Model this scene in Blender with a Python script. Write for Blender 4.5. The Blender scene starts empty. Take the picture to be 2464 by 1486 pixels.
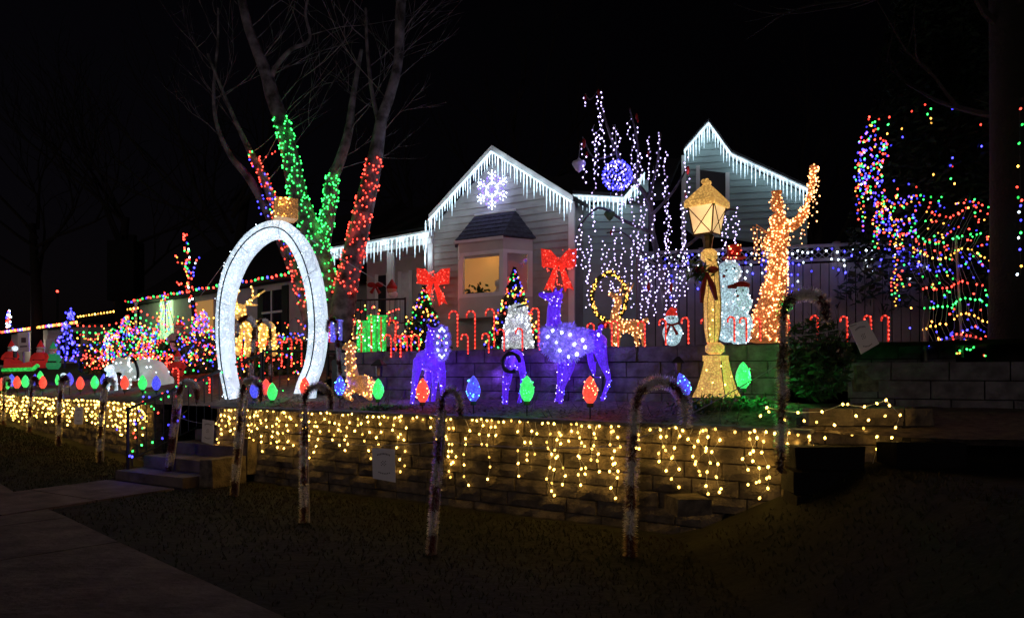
import bpy, bmesh, math, random
from mathutils import Vector, Matrix, noise
R = random.Random(7)
S = bpy.context.scene
COL = S.collection
# ------------------------------------------------------------------ camera, world, front fill light
F = 1700.0; VH = 900.0; EYE = 1.5; UC = 1232.0      # focal length and horizon in units of a 2464 px wide picture
cd = bpy.data.cameras.new('camera'); cam = bpy.data.objects.new('camera', cd); COL.objects.link(cam)
cam.location = (0, 0, EYE); cam.rotation_euler = (math.radians(90), 0, 0)
cd.sensor_width = 36; cd.lens = F / 2464 * 36; cd.shift_y = (VH - 743) / 2464; cd.clip_end = 2000; cd.clip_start = .05
S.camera = cam
W = bpy.data.worlds.new('World'); S.world = W; W.use_nodes = True
wn = W.node_tree.nodes; wl = W.node_tree.links
bg = wn['Background']
sky = wn.new('ShaderNodeTexSky'); sky.sky_type = 'NISHITA'; sky.sun_disc = False
sky.sun_elevation = math.radians(-4); sky.sun_rotation = math.radians(-60); sky.dust_density = 3; sky.air_density = 1
hs = wn.new('ShaderNodeHueSaturation'); hs.inputs['Saturation'].default_value = .5
mxs = wn.new('ShaderNodeMixRGB'); mxs.blend_type = 'MULTIPLY'; mxs.inputs[0].default_value = 1; mxs.inputs[2].default_value = (1, .78, 1.12, 1)
wl.new(sky.outputs[0], hs.inputs['Color']); wl.new(hs.outputs[0], mxs.inputs[1]); wl.new(mxs.outputs[0], bg.inputs[0])
bg.inputs[1].default_value = 0.024
sd = bpy.data.lights.new('front_fill', 'SUN'); so = bpy.data.objects.new('front_fill', sd); COL.objects.link(so)
sd.energy = .15; sd.angle = math.radians(10); sd.color = (1, .84, .86); so.rotation_euler = (math.radians(83), 0, math.radians(-14))  # low warm fill added from behind the camera to lift paper and canes
S.view_settings.view_transform = 'Standard'; S.view_settings.look = 'None'; S.view_settings.exposure = 0; S.view_settings.gamma = 1
S.cycles.use_denoising = True; S.cycles.max_bounces = 5; S.cycles.diffuse_bounces = 2; S.cycles.glossy_bounces = 2
S.cycles.sample_clamp_indirect = 2; S.cycles.sample_clamp_direct = 0; S.cycles.caustics_reflective = False; S.cycles.caustics_refractive = False

# ------------------------------------------------------------------ helpers
def P(u, v, Y): return Vector(((u - UC) / F * Y, Y, EYE - (v - VH) / F * Y))
def onp(u, v, p0, d):            # point seen at (u, v) on the vertical plane through p0 along d
    k = (u - UC) / F
    t = (k * p0[1] - p0[0]) / (d[0] - k * d[1])
    Y = p0[1] + t * d[1]
    return Vector((p0[0] + t * d[0], Y, EYE - (v - VH) / F * Y)), t
MATS = {}
def mat(name, col, rough=.8, metal=0, var=0.25, scale=8, col2=None, bump=0.0, emis=None, es=0, espec=None, spec=.3):
    m = bpy.data.materials.new(name); MATS[name] = m; m.use_nodes = True
    n = m.node_tree.nodes; l = m.node_tree.links; b = n['Principled BSDF']
    b.inputs['Roughness'].default_value = rough; b.inputs['Metallic'].default_value = metal
    b.inputs['Specular IOR Level'].default_value = spec
    tc = n.new('ShaderNodeTexCoord'); nz = n.new('ShaderNodeTexNoise'); nz.inputs['Scale'].default_value = scale; nz.inputs['Detail'].default_value = 6
    l.new(tc.outputs['Object'], nz.inputs['Vector'])
    rp = n.new('ShaderNodeValToRGB'); c2 = col2 or tuple(c * (1 - var) for c in col)
    rp.color_ramp.elements[0].position = .35; rp.color_ramp.elements[1].position = .65
    rp.color_ramp.elements[0].color = (*c2, 1); rp.color_ramp.elements[1].color = (*col, 1)
    l.new(nz.outputs['Fac'], rp.inputs[0]); l.new(rp.outputs[0], b.inputs['Base Color'])
    if bump:
        bp = n.new('ShaderNodeBump'); bp.inputs['Strength'].default_value = bump; bp.inputs['Distance'].default_value = .02
        nz2 = n.new('ShaderNodeTexNoise'); nz2.inputs['Scale'].default_value = scale * 5; nz2.inputs['Detail'].default_value = 5
        l.new(tc.outputs['Object'], nz2.inputs['Vector']); l.new(nz2.outputs['Fac'], bp.inputs['Height']); l.new(bp.outputs[0], b.inputs['Normal'])
    if emis:
        if espec:            # spun plastic lit from inside: bright sparkle cells over a dimmer shade
            lo, hi, sc, pw = espec
            vo = n.new('ShaderNodeTexVoronoi'); vo.inputs['Scale'].default_value = sc; l.new(tc.outputs['Object'], vo.inputs['Vector'])
            mr = n.new('ShaderNodeMapRange'); mr.inputs[1].default_value = 0; mr.inputs[2].default_value = pw
            mr.inputs[3].default_value = hi; mr.inputs[4].default_value = lo
            l.new(vo.outputs['Distance'], mr.inputs[0])
            nb = n.new('ShaderNodeTexNoise'); nb.inputs['Scale'].default_value = 5; nb.inputs['Detail'].default_value = 3; l.new(tc.outputs['Object'], nb.inputs['Vector'])
            m2 = n.new('ShaderNodeMapRange'); m2.inputs[1].default_value = .3; m2.inputs[2].default_value = .7; m2.inputs[3].default_value = .75; m2.inputs[4].default_value = 1.2
            l.new(nb.outputs['Fac'], m2.inputs[0])
            mu = n.new('ShaderNodeMath'); mu.operation = 'MULTIPLY'; l.new(mr.outputs[0], mu.inputs[0]); l.new(m2.outputs[0], mu.inputs[1])
            l.new(mu.outputs[0], b.inputs['Emission Strength'])
        else: b.inputs['Emission Strength'].default_value = es
        b.inputs['Emission Color'].default_value = (*emis, 1)
    return m
def bulbmat(name, col, s):
    m = bpy.data.materials.new(name); m.use_nodes = True; n = m.node_tree.nodes; l = m.node_tree.links
    n.remove(n['Principled BSDF']); e = n.new('ShaderNodeEmission'); e.inputs[0].default_value = (*col, 1); e.inputs[1].default_value = s
    oi = n.new('ShaderNodeObjectInfo'); mr = n.new('ShaderNodeMapRange'); mr.inputs[3].default_value = s * .2; mr.inputs[4].default_value = s * 1.5
    l.new(oi.outputs['Random'], mr.inputs[0]); l.new(mr.outputs[0], e.inputs[1])
    l.new(e.outputs[0], n['Material Output'].inputs[0]); MATS[name] = m; return m
BC = {'r': (1, .045, .028), 'g': (.035, 1, .12), 'b': (.05, .045, 1), 'y': (1, .42, .06), 'w': (.72, .86, 1), 'l': (.58, .46, 1),
      'k': (1, .56, .1), 'o': (1, .36, .13), 'c': (.12, .75, 1), 'p': (.12, .05, 1)}
BS = {'r': 7.5, 'g': 6, 'b': 7.5, 'y': 7, 'w': 8, 'l': 5, 'k': 11, 'o': 9, 'c': 6, 'p': 7.5}
for k in BC: bulbmat('bulb_' + k, BC[k], BS[k])

class MB:
    def __init__(s): s.v = []; s.f = []
    def add(s, vs, fs):
        o = len(s.v); s.v += [tuple(v) for v in vs]; s.f += [tuple(i + o for i in f) for f in fs]; return s
    def box(s, c, d, rz=0, j=0):           # centre, full dims
        M = Matrix.Rotation(rz, 3, 'Z'); vs = []
        for z in (-.5, .5):
            for x, y in ((-.5, -.5), (.5, -.5), (.5, .5), (-.5, .5)):
                vs.append(Vector(c) + M @ Vector((x * d[0] + R.uniform(-j, j), y * d[1] + R.uniform(-j, j), z * d[2] + R.uniform(-j, j))))
        return s.add(vs, [(3, 2, 1, 0), (4, 5, 6, 7), (0, 1, 5, 4), (1, 2, 6, 5), (2, 3, 7, 6), (3, 0, 4, 7)])
    def tube(s, pts, rad, n=6, cap=True):
        pts = [Vector(p) for p in pts]; N = len(pts)
        if not hasattr(rad, '__len__'): rad = [rad] * N
        rings = []; up = None
        for i, p in enumerate(pts):
            t = (pts[min(i + 1, N - 1)] - pts[max(i - 1, 0)])
            if t.length < 1e-9: t = Vector((0, 0, 1))
            t.normalize()
            if up is None: up = t.orthogonal().normalized()
            else:
                up = up - t * up.dot(t); up = up.normalized() if up.length > 1e-6 else t.orthogonal().normalized()
            w = t.cross(up)
            rings.append([p + (up * math.cos(a) + w * math.sin(a)) * rad[i] for a in [2 * math.pi * k / n for k in range(n)]])
        vs = [v for r in rings for v in r]; fs = []
        for i in range(N - 1):
            for k in range(n): fs.append((i * n + k, i * n + (k + 1) % n, (i + 1) * n + (k + 1) % n, (i + 1) * n + k))
        if cap: fs += [tuple(range(n))[::-1], tuple((N - 1) * n + k for k in range(n))]
        return s.add(vs, fs)
    def ball(s, c, r, sub=1, sc=(1, 1, 1)):
        vs, fs = ICO[sub]; return s.add([Vector(c) + Vector((v[0] * r * sc[0], v[1] * r * sc[1], v[2] * r * sc[2])) for v in vs], fs)
    def lathe(s, c, prof, n=12, rot=0, flat=1):       # prof: (radius, z)
        vs = []; fs = []
        for r, z in prof:
            for k in range(n):
                a = 2 * math.pi * k / n + rot; vs.append(Vector(c) + Vector((r * math.cos(a), r * math.sin(a) * flat, z)))
        for i in range(len(prof) - 1):
            for k in range(n): fs.append((i * n + k, i * n + (k + 1) % n, (i + 1) * n + (k + 1) % n, (i + 1) * n + k))
        fs += [tuple(range(n))[::-1], tuple((len(prof) - 1) * n + k for k in range(n))]
        return s.add(vs, fs)
    def prism(s, poly, d):                # polygon of Vectors extruded by vector d
        n = len(poly); vs = [Vector(p) for p in poly] + [Vector(p) + Vector(d) for p in poly]
        fs = [tuple(range(n))[::-1], tuple(range(n, 2 * n))] + [(k, (k + 1) % n, n + (k + 1) % n, n + k) for k in range(n)]
        return s.add(vs, fs)
    def mesh(s, name, m, smooth=False, off=(0, 0, 0)):
        me = bpy.data.meshes.new(name); o = Vector(off)
        me.from_pydata([tuple(Vector(v) - o) for v in s.v], [], s.f); me.materials.append(m); me.validate()
        if smooth: me.polygons.foreach_set('use_smooth', [True] * len(me.polygons))
        return me
ICO = {}
for sub in (1, 2, 3):
    b_ = bmesh.new(); bmesh.ops.create_icosphere(b_, subdivisions=sub, radius=1)
    ICO[sub] = ([tuple(v.co) for v in b_.verts], [tuple(v.index for v in f.verts) for f in b_.faces]); b_.free()

def link(name, me, parent=None, loc=None, kind=None):
    o = bpy.data.objects.new(name, me); COL.objects.link(o)
    if parent: o.parent = parent
    if loc is not None: o.location = loc
    if kind: o['kind'] = kind
    return o
def thing(name, label, cat, loc, group=None):
    o = bpy.data.objects.new(name, None); COL.objects.link(o); o.location = loc; o.empty_display_size = .1
    o['label'] = label; o['category'] = cat
    if group: o['group'] = group
    return o
def worldloc(p):
    v = Vector((0, 0, 0))
    while p is not None: v += p.location; p = p.parent
    return v
def part(parent, name, mb, m, smooth=False, kind=None, label=None):
    if isinstance(m, str): m = MATS[m]
    o = link(name, mb.mesh(name, m, smooth, worldloc(parent)), parent, None, kind)
    if label: o['label'] = label
    return o
def struct(name, mb, m, smooth=False):
    o = link(name, mb.mesh(name, MATS[m], smooth)); o['kind'] = 'structure'; return o
BM = {}
def bulbmesh(k, r):
    key = (k, round(r, 4))
    if key not in BM: BM[key] = MB().ball((0, 0, 0), r, 1, (1, 1, 1.35)).mesh('bulb', MATS['bulb_' + k], True)
    return BM[key]
def bulbs(parent, pts, r=.011, ind=True):    # pts: (Vector, colour key)
    o0 = worldloc(parent)
    if ind:
        for p, k in pts[:300]:
            b = link('bulb', bulbmesh(k, r), parent, Vector(p) - o0); b.rotation_euler = (R.uniform(-.6, .6), R.uniform(-.6, .6), 0)
        pts = pts[300:]
    if pts:
        for c in sorted({k for _, k in pts}):
            m = MB()
            for p, k in pts:
                if k == c: m.ball(p, r * R.uniform(.75, 1.15), 1)
            part(parent, 'bulbs', m, 'bulb_' + c, kind='stuff')
def lamp(parent, p, k, e, r=.05, name='glow_lamp'):
    ld = bpy.data.lights.new(name, 'POINT'); ld.energy = e; ld.color = BC[k] if isinstance(k, str) else k; ld.shadow_soft_size = r
    o = bpy.data.objects.new(name, ld); COL.objects.link(o); o.parent = parent; o.location = Vector(p) - worldloc(parent); return o
def poly_pts(pl, step, jit=0):
    out = []; acc = 0
    for a, b in zip(pl, pl[1:]):
        a = Vector(a); b = Vector(b); L = (b - a).length; t = acc
        while t < L:
            out.append(a.lerp(b, t / max(L, 1e-6)) + Vector((R.uniform(-jit, jit), R.uniform(-jit, jit), R.uniform(-jit, jit)))); t += step
        acc = t - L
    return out
def smoothline(pl, n=6):
    pl = [Vector(p) for p in pl]; out = []
    for i in range(len(pl) - 1):
        p0 = pl[max(i - 1, 0)]; p1 = pl[i]; p2 = pl[i + 1]; p3 = pl[min(i + 2, len(pl) - 1)]
        for k in range(n):
            t = k / n; out.append(.5 * ((2 * p1) + (p2 - p0) * t + (2 * p0 - 5 * p1 + 4 * p2 - p3) * t * t + (3 * p1 - p0 - 3 * p2 + p3) * t ** 3))
    out.append(pl[-1]); return out
def lerp_r(rs, n):
    out = []
    for i in range(len(rs) - 1):
        for k in range(n): out.append(rs[i] + (rs[i + 1] - rs[i]) * k / n)
    out.append(rs[-1]); return out

# materials
mat('grass', (.022, .022, .008), .97, col2=(.008, .007, .004), scale=3, bump=.6)
mat('blade', (.035, .045, .012), .85, col2=(.05, .03, .012), scale=1)
mat('mulch', (.2, .15, .12), .95, col2=(.08, .06, .05), scale=14, bump=1)
mat('concrete', (.19, .14, .12), .92, col2=(.09, .065, .055), scale=3, bump=.8)
mat('block', (.22, .17, .115), .97, col2=(.085, .068, .05), scale=9, bump=1)
mat('block2', (.16, .13, .10), .97, col2=(.08, .066, .05), scale=9, bump=1)
mat('block_grey', (.19, .175, .18), .95, col2=(.10, .092, .09), scale=7, bump=.8)
mat('mortar_dark', (.03, .027, .022), 1)
mat('unlit_stone', (.007, .006, .006), .98, scale=5, bump=.6)
mat('siding', (.4, .39, .37), .7, var=.22, scale=3)
mat('siding2', (.32, .42, .41), .7, var=.12, scale=3)
mat('trim', (.8, .8, .78), .6, var=.08, scale=4)
mat('whitewall', (.6, .57, .52), .8, var=.12, scale=3)
mat('roof', (.022, .02, .022), .95, scale=12, bump=.5)
mat('shingle', (.06, .055, .08), .9, var=.4, scale=14, bump=.5)
mat('black', (.012, .012, .013), .5, var=.1)
mat('wire', (.03, .06, .03), .6, var=.1)
mat('whitewire', (.5, .5, .5), .5, var=.1)
mat('fencewood', (.22, .2, .2), .8, var=.2, scale=5)
mat('bark', (.26, .23, .24), .9, col2=(.045, .04, .035), scale=5, bump=.8)
mat('darkbark', (.02, .016, .013), .97, scale=6, bump=.8)
mat('needle', (.022, .04, .02), .8, var=.5, scale=4)
mat('leaf', (.05, .11, .035), .6, var=.5, scale=9)
mat('greybark', (.11, .1, .105), .9, col2=(.05, .045, .045), scale=6, bump=.6)
mat('redtinsel', (.16, .003, .005), .3, .2, var=.5, scale=40)
mat('whitetinsel', (.95, .9, .92), .35, 0, var=.15, scale=40)
mat('stake', (.5, .44, .36), .7, var=.2)
mat('paper', (.88, .84, .86), .8, var=.1, scale=4)
mat('ink', (.12, .09, .12), .9, var=.1)
mat('redcloth', (.42, .02, .015), .6, var=.4, scale=8)
mat('whitecloth', (.7, .7, .7), .8, var=.15)
mat('greencloth', (.03, .22, .08), .7, var=.3)
mat('skin', (.5, .3, .2), .7, var=.1)
mat('cord', (.5, .5, .52), .7, var=.1)
mat('rope', (.4, .38, .4), .8, var=.1)
mat('arch', (.7, .75, .8), .5, emis=(.7, .86, 1), espec=(.62, 1.9, 42, .55))
mat('purple', (.12, .06, .5), .4, emis=(.125, .022, 1), espec=(.42, 1.5, 50, .6))
mat('purplewire', (.2, .1, .8), .4, emis=(.2, .1, 1), es=1.2)
mat('icy', (.4, .45, .45), .4, emis=(.55, .85, .95), espec=(.35, 1.5, 45, .6))
mat('silver', (.45, .45, .45), .4, emis=(.8, .88, .86), espec=(.22, 1.5, 45, .55))
mat('goldwire', (.5, .28, .1), .35, emis=(1, .42, .12), espec=(.06, .75, 45, .55))
mat('goldmesh', (.55, .36, .1), .35, emis=(1, .53, .13), espec=(.4, 1.5, 42, .55))
mat('goldframe', (.08, .05, .02), .4, .5, var=.2)
mat('copperbark', (.35, .16, .06), .7, col2=(.2, .08, .03), scale=14, emis=(1, .3, .08), espec=(.12, 1.1, 40, .55))
mat('lampglass', (.8, .6, .4), .5, emis=(1, .62, .27), espec=(.75, 1.15, 6, .9))
mat('redbow', (.5, .02, .01), .5, emis=(1, .045, .025), espec=(.35, 1.1, 40, .6))
mat('canelit', (.5, .05, .03), .4, emis=(1, .05, .03), espec=(.25, 1.2, 30, .7))
mat('icicle', (.7, .8, .85), .3, emis=(.62, .86, 1), espec=(.9, 2.6, 18, .8))
mat('blob_r', (.6, .05, .03), .35, emis=(1, .09, .055), espec=(1.0, 1.9, 30, .6))
mat('blob_g', (.05, .5, .1), .35, emis=(.07, 1, .2), espec=(.85, 1.6, 30, .6))
mat('blob_b', (.05, .05, .6), .35, emis=(.1, .11, 1), espec=(.7, 2.2, 30, .6))
mat('inflate_white', (.5, .52, .5), .6, var=.1, emis=(.55, .62, .55), espec=(.36, .5, 3, .8))
mat('inflate_red', (.5, .02, .02), .6, var=.1, emis=(.8, .04, .03), es=.16)
mat('inflate_green', (.02, .3, .1), .6, var=.1, emis=(.05, .5, .18), es=.25)
mat('room', (.6, .38, .16), .8, var=.1, scale=2, emis=(1, .5, .14), es=.3)
mat('greenroom', (.6, .8, .5), .8, var=.1, emis=(.62, 1, .5), es=.9)
mat('greenbox', (.05, .5, .1), .4, emis=(.05, 1, .12), espec=(.25, .95, 24, .6))
mat('bluebox', (.05, .05, .5), .4, emis=(.2, .2, 1), espec=(.35, 1.2, 24, .6))
mat('glass_dark', (.02, .02, .025), .15, var=.05, spec=.5)
mat('wicker', (.15, .1, .06), .8)

def glassmat():
    m = bpy.data.materials.new('glassclear'); m.use_nodes = True; n = m.node_tree.nodes; l = m.node_tree.links; n.remove(n['Principled BSDF'])
    t = n.new('ShaderNodeBsdfTransparent'); g = n.new('ShaderNodeBsdfGlossy'); g.inputs['Roughness'].default_value = .05; x = n.new('ShaderNodeMixShader'); x.inputs[0].default_value = .08
    l.new(t.outputs[0], x.inputs[1]); l.new(g.outputs[0], x.inputs[2]); l.new(x.outputs[0], n['Material Output'].inputs[0]); MATS['glassclear'] = m
glassmat()
# ------------------------------------------------------------------ ground
E = Vector((-.866, .5, 0)); NB = Vector((.5, .866, 0))            # along the property to the left / away from the street
def w1(x): return 7.6 - .645 * x if x > -5.7 else 11.28 - .86 * (x + 5.7)
def w2(x): return 10.0 - .55 * x
def lawn_z(x, y):
    z = 0
    if x < -6: z += min(.42, (-6 - x) * .065)
    if x > 1.6: z += min(.75, (x - 1.6) * .62)
    return z + noise.noise(Vector((x * .8, y * .8, 0))) * .02
def bed_z(x, y):
    d = y - w1(x)
    if x > -3.4: return 1.0 + min(.14, max(0, d) * .06) + (.12 * math.exp(-((x - 2.4) ** 2 + (y - 7.9) ** 2) / .5))
    return min(2.0, 1.0 + max(0, d) * .12)
def grid(xs, ys, zf):
    m = MB(); nx = len(xs)
    vs = [(x, y(x) if callable(y) else y, 0) for y in ys for x in xs]; vs = [(x, y, zf(x, y)) for x, y, _ in vs]
    fs = [(j * nx + i, j * nx + i + 1, (j + 1) * nx + i + 1, (j + 1) * nx + i) for j in range(len(ys) - 1) for i in range(nx - 1)]
    return m.add(vs, fs)
def fr(a, b, n): return [a + (b - a) * i / n for i in range(n + 1)]
xs = [-400, -150, -60, -30] + fr(-18, 8, 104) + [14, 30, 80, 400]
struct('lawn', grid(xs, [-80, -20] + fr(-4, 20, 96) + [40, 120, 900], lambda x, y: lawn_z(x, y)), 'grass', True)
xb = [-60, -30] + fr(-18, -3.4, 60)
struct('sloping_yard', grid(xb, [(lambda d: (lambda x: w1(x) + d))(d) for d in [.12] + fr(.5, 10, 20) + [16, 30, 60, 140]], lambda x, y: bed_z(x, y) + noise.noise(Vector((x, y, 3))) * .03), 'mulch', True)
xb = fr(-3.45, 7, 60)
struct('garden_bed', grid(xb, [(lambda t: (lambda x: (w1(x) + .12) * (1 - t) + (w2(x) + .2) * t))(t) for t in fr(0, 1, 14)], lambda x, y: bed_z(x, y) + noise.noise(Vector((x * 3, y * 3, 3))) * .03), 'mulch', True)
xb = fr(-3.45, 9, 30) + [16, 40, 90]
struct('upper_yard', grid(xb, [(lambda d: (lambda x: w2(x) + d))(d) for d in [.1, 1, 2, 4, 8, 16, 30, 60, 140]], lambda x, y: 1.86 + noise.noise(Vector((x, y, 3))) * .02), 'mulch', True)
# sidewalk slabs and walkway
wk = MB().box((0, 0, -.5), (.01, .01, .01)); wk = MB()
sx0 = Vector((-6.77, 9.34, 0)); sd_ = Vector((.73, -.684, 0)).normalized(); sn = Vector((-sd_.y, sd_.x, 0)) * -1
walk = thing('sidewalk', 'x', 'x', (0, 0, 0)); del walk['label']; del walk['category']; walk['kind'] = 'structure'
for i in range(-14, 9):
    for j in range(1):
        a = sx0 + sd_ * (i * 1.5); q = [a, a + sd_ * 1.485, a + sd_ * 1.485 + sn * 1.6, a + sn * 1.6]
        zz = R.uniform(0, .008) + .015
        part(walk, 'paving_slab', MB().prism([Vector((p.x, p.y, lawn_z(p.x, p.y) - .05)) for p in q], (0, 0, .05 + zz)), 'concrete')
path = thing('walkway', 'x', 'x', (0, 0, 0)); del path['label']; del path['category']; path['kind'] = 'structure'
st0 = Vector((-4.95, 9.6, 0))
sdir = NB
for i in range(2):
    a = st0 - sdir * (.1 + 1.0 * (i + 1)) ; q = [a + E * .75, a - E * .75, a - E * .75 + sdir * .98, a + E * .75 + sdir * .98]
    part(path, 'paving_slab', MB().prism([Vector((p.x, p.y, -.04)) for p in q], (0, 0, .07)), 'concrete')
road = MB(); a = sx0 + sn * 2.9 - sd_ * 40; b = sx0 + sn * 2.9 + sd_ * 60
struct('street', MB().prism([Vector((p.x, p.y, -.03)) for p in (a, b, b + sn * 9, a + sn * 9)], (0, 0, .06)), 'unlit_stone')

# ------------------------------------------------------------------ block walls
def block_wall(label, pts, zb, zt, bh, bw, m, cap=None):
    # pts: polyline xy ; zb, zt functions of (x, y); blocks are separate parts
    root = thing('retaining_wall', label, 'wall', (pts[0][0], pts[0][1], zb(*pts[0])))
    core = MB()
    for a, b in zip(pts, pts[1:]):
        a = Vector((*a, 0)); b = Vector((*b, 0)); d = (b - a); L = d.length; d.normalize(); nn = Vector((d.y, -d.x, 0))
        if nn.y > 0: nn = -nn
        ang = math.atan2(d.y, d.x)
        q = [a - nn * .1, b - nn * .1, b - nn * .24, a - nn * .24]
        za, zb_ = zt(a.x, a.y), zt(b.x, b.y)
        n = 8
        for i in range(n):
            p = a.lerp(b, i / n); p2 = a.lerp(b, (i + 1) / n); z1 = min(zt(p.x, p.y), zt(p2.x, p2.y)) - bh * .6
            lo = min(zb(p.x, p.y), zb(p2.x, p2.y)) - .1
            core.prism([Vector((c.x, c.y, lo)) for c in (p - nn * .12, p2 - nn * .12, p2 - nn * .24, p - nn * .24)], (0, 0, z1 - lo))
        top = max(za, zb_); row = 0; z = top
        while z > min(zb(a.x, a.y), zb(b.x, b.y)) - .02:
            t = -(row % 2) * bw * .5 + R.uniform(-.03, .03)
            while t < L:
                w = bw * R.uniform(.82, 1.15); t0 = max(0, t); t1 = min(L, t + w - .012)
                if t1 - t0 > .06:
                    c = a + d * ((t0 + t1) / 2)
                    if zb(c.x, c.y) < z + .02 and z <= zt(c.x, c.y) + bh * .3:
                        pr = R.uniform(-.018, .018) + (0.02 if row == 0 else 0)
                        dep = .16; cc = c - nn * (dep / 2 - pr); hh = bh - .012
                        # rough split face: 3 x 2 grid pushed about
                        mb = MB(); nx, nz = 4, 3; vs = []
                        for kz in range(nz):
                            for kx in range(nx):
                                fx = kx / (nx - 1) - .5; fz = kz / (nz - 1) - .5
                                edge = (kx in (0, nx - 1)) or (kz in (0, nz - 1))
                                push = (R.uniform(-.012, .006) if edge else R.uniform(.006, .03))
                                vs.append(cc + d * (fx * (t1 - t0)) + nn * (dep / 2 + push) + Vector((0, 0, z - bh / 2 + fz * hh)))
                        for fx, fz in ((-.5, -.5), (.5, -.5), (.5, .5), (-.5, .5)):
                            vs.append(cc + d * (fx * (t1 - t0)) - nn * (dep / 2) + Vector((0, 0, z - bh / 2 + fz * hh)))
                        fs = [(kz * nx + kx, kz * nx + kx + 1, (kz + 1) * nx + kx + 1, (kz + 1) * nx + kx) for kz in range(nz - 1) for kx in range(nx - 1)]
                        o = nx * nz
                        fs += [tuple(range(nx))[::-1] + (o, o + 1), tuple((nz - 1) * nx + k for k in range(nx)) + (o + 2, o + 3),
                               (0, nx, 2 * nx, o + 3, o), (nx - 1, o + 1, o + 2, 3 * nx - 1, 2 * nx - 1), (o, o + 3, o + 2, o + 1)]
                        mb.add(vs, fs)
                        part(root, 'block', mb, m if R.random() < .6 else ('block2' if m == 'block' else m))
                t += w
            z -= bh; row += 1
    part(root, 'backing', core, 'mortar_dark')
    return root
def wl1(x): return (x, w1(x))
wallA = block_wall('tan stone block wall hung with warm lights, right of the garden steps', [wl1(-4.35), wl1(2.55)], lambda x, y: lawn_z(x, y), lambda x, y: 1.0, .152, .40, 'block')
wallB = block_wall('low stone block wall under warm lights at the far left of the steps', [(-5.95, 11.75), (-14.5, 18.9)], lambda x, y: lawn_z(x, y), lambda x, y: 1.0, .152, .40, 'block')
wallC = block_wall('short raised stone wall at the right with only a few warm lights', [(2.56, 6.15), (3.62, 6.1), (3.66, 7.3)], lambda x, y: .3, lambda x, y: 1.21, .16, .42, 'block')
wallD = block_wall('upper retaining wall glowing purple and green behind the lit deer', [(-2.75, w2(-2.75)), (3.15, w2(3.15))], lambda x, y: 1.05, lambda x, y: 1.86, .2, .46, 'block_grey')
wallE = block_wall('return wall at the left end of the upper retaining wall', [(-2.78, w2(-2.75) + .05), (-1.5, 13.6)], lambda x, y: 1.2, lambda x, y: 1.86, .2, .46, 'block_grey')
wallF = block_wall('pale grey block wall lit faintly green right of the leafy shrub', [P(2040, 0, 8.3).xy[:], P(2560, 0, 7.4).xy[:]], lambda x, y: 1.2, lambda x, y: 1.64, .21, .55, 'block_grey')
wallG = block_wall('small upper block wall beneath the curtain of coloured bulbs', [P(2060, 0, 9.4).xy[:], P(2300, 0, 8.9).xy[:]], lambda x, y: 1.55, lambda x, y: 1.88, .18, .5, 'block_grey')
struct('side_terrace', MB().prism([Vector((4.0, 8.2, 1.3)), Vector((12, 7.1, 1.3)), Vector((12, 14, 1.3)), Vector((3.6, 14, 1.3))], (0, 0, .3)), 'mulch')
struct('side_bank', MB().prism([Vector((2.7, 6.36, .3)), Vector((3.5, 6.36, .3)), Vector((3.5, 7.5, .3)), Vector((14, 7.2, .3)), Vector((14, 9, .3)), Vector((2.7, 9, .3))], (0, 0, .83)), 'mulch')
for (x0, x1, root_, wf_) in ((-4.36, 2.56, wallA, w1),):
    x = x0
    while x < x1 - .05:
        xe = min(x1, x + .58); xm = (x + xe) / 2; ang = math.atan2(wf_(xe) - wf_(x), xe - x); L_ = math.hypot(xe - x, wf_(xe) - wf_(x))
        part(root_, 'cap_stone', MB().box((xm, wf_(xm) + .06, 1.018 + R.uniform(-.003, .003)), (L_ - .008, .24, .032), ang, .003), 'block_grey'); x = xe
# piers at the lower right; their unlit shade is put into the near-black colour
for (ua, ub, vt, Y, lb) in ((1913, 2083, 1078, 5.72, 'square unlit stone pier coloured near-black at the end of the lower wall'), (2153, 2330, 1070, 5.72, 'wider unlit stone pier coloured near-black at the lower right beside the few last lights')):
    a = P(ua, vt, Y); b = P(ub, vt, Y); r = thing('stone_pier', lb, 'pier', ((a.x + b.x) / 2, Y + .3, 0), 'unlit piers at the lower right')
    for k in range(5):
        part(r, 'stone', MB().box(((a.x + b.x) / 2, Y + .14, a.z - .08 - k * .2), (b.x - a.x - R.uniform(0, .03), .28, .186), 0, .014), 'unlit_stone')
a = P(1665, 1200, 5.9); r = thing('step_stone', 'flat stone slab lying in the grass at the foot of the wall', 'stone', (a.x, a.y, .3))
part(r, 'slab', MB().box((a.x, a.y + .15, a.z - .07), (.30, .3, .14), .2, .012), 'block')

# ------------------------------------------------------------------ garden steps
steps = thing('garden_steps', 'concrete garden steps rising between the two lower walls', 'steps', st0)
for i in range(6):
    c = st0 + sdir * (.42 * i + .5)
    part(steps, 'step', MB().box((c.x, c.y, .167 * (i + .5) - .02), (1.5 - .0 * i, 1.0 if i < 5 else 1.4, .167), math.atan2(E.y, E.x), .004), 'concrete')
for i in range(4):
    c = st0 + sdir * (.55 * i + .5) - E * .9
    part(steps, 'kerb_stone', MB().box((c.x, c.y, .12 + .25 * i * .95), (.28, .53, .5), math.atan2(E.y, E.x), .008), 'block')

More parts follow.
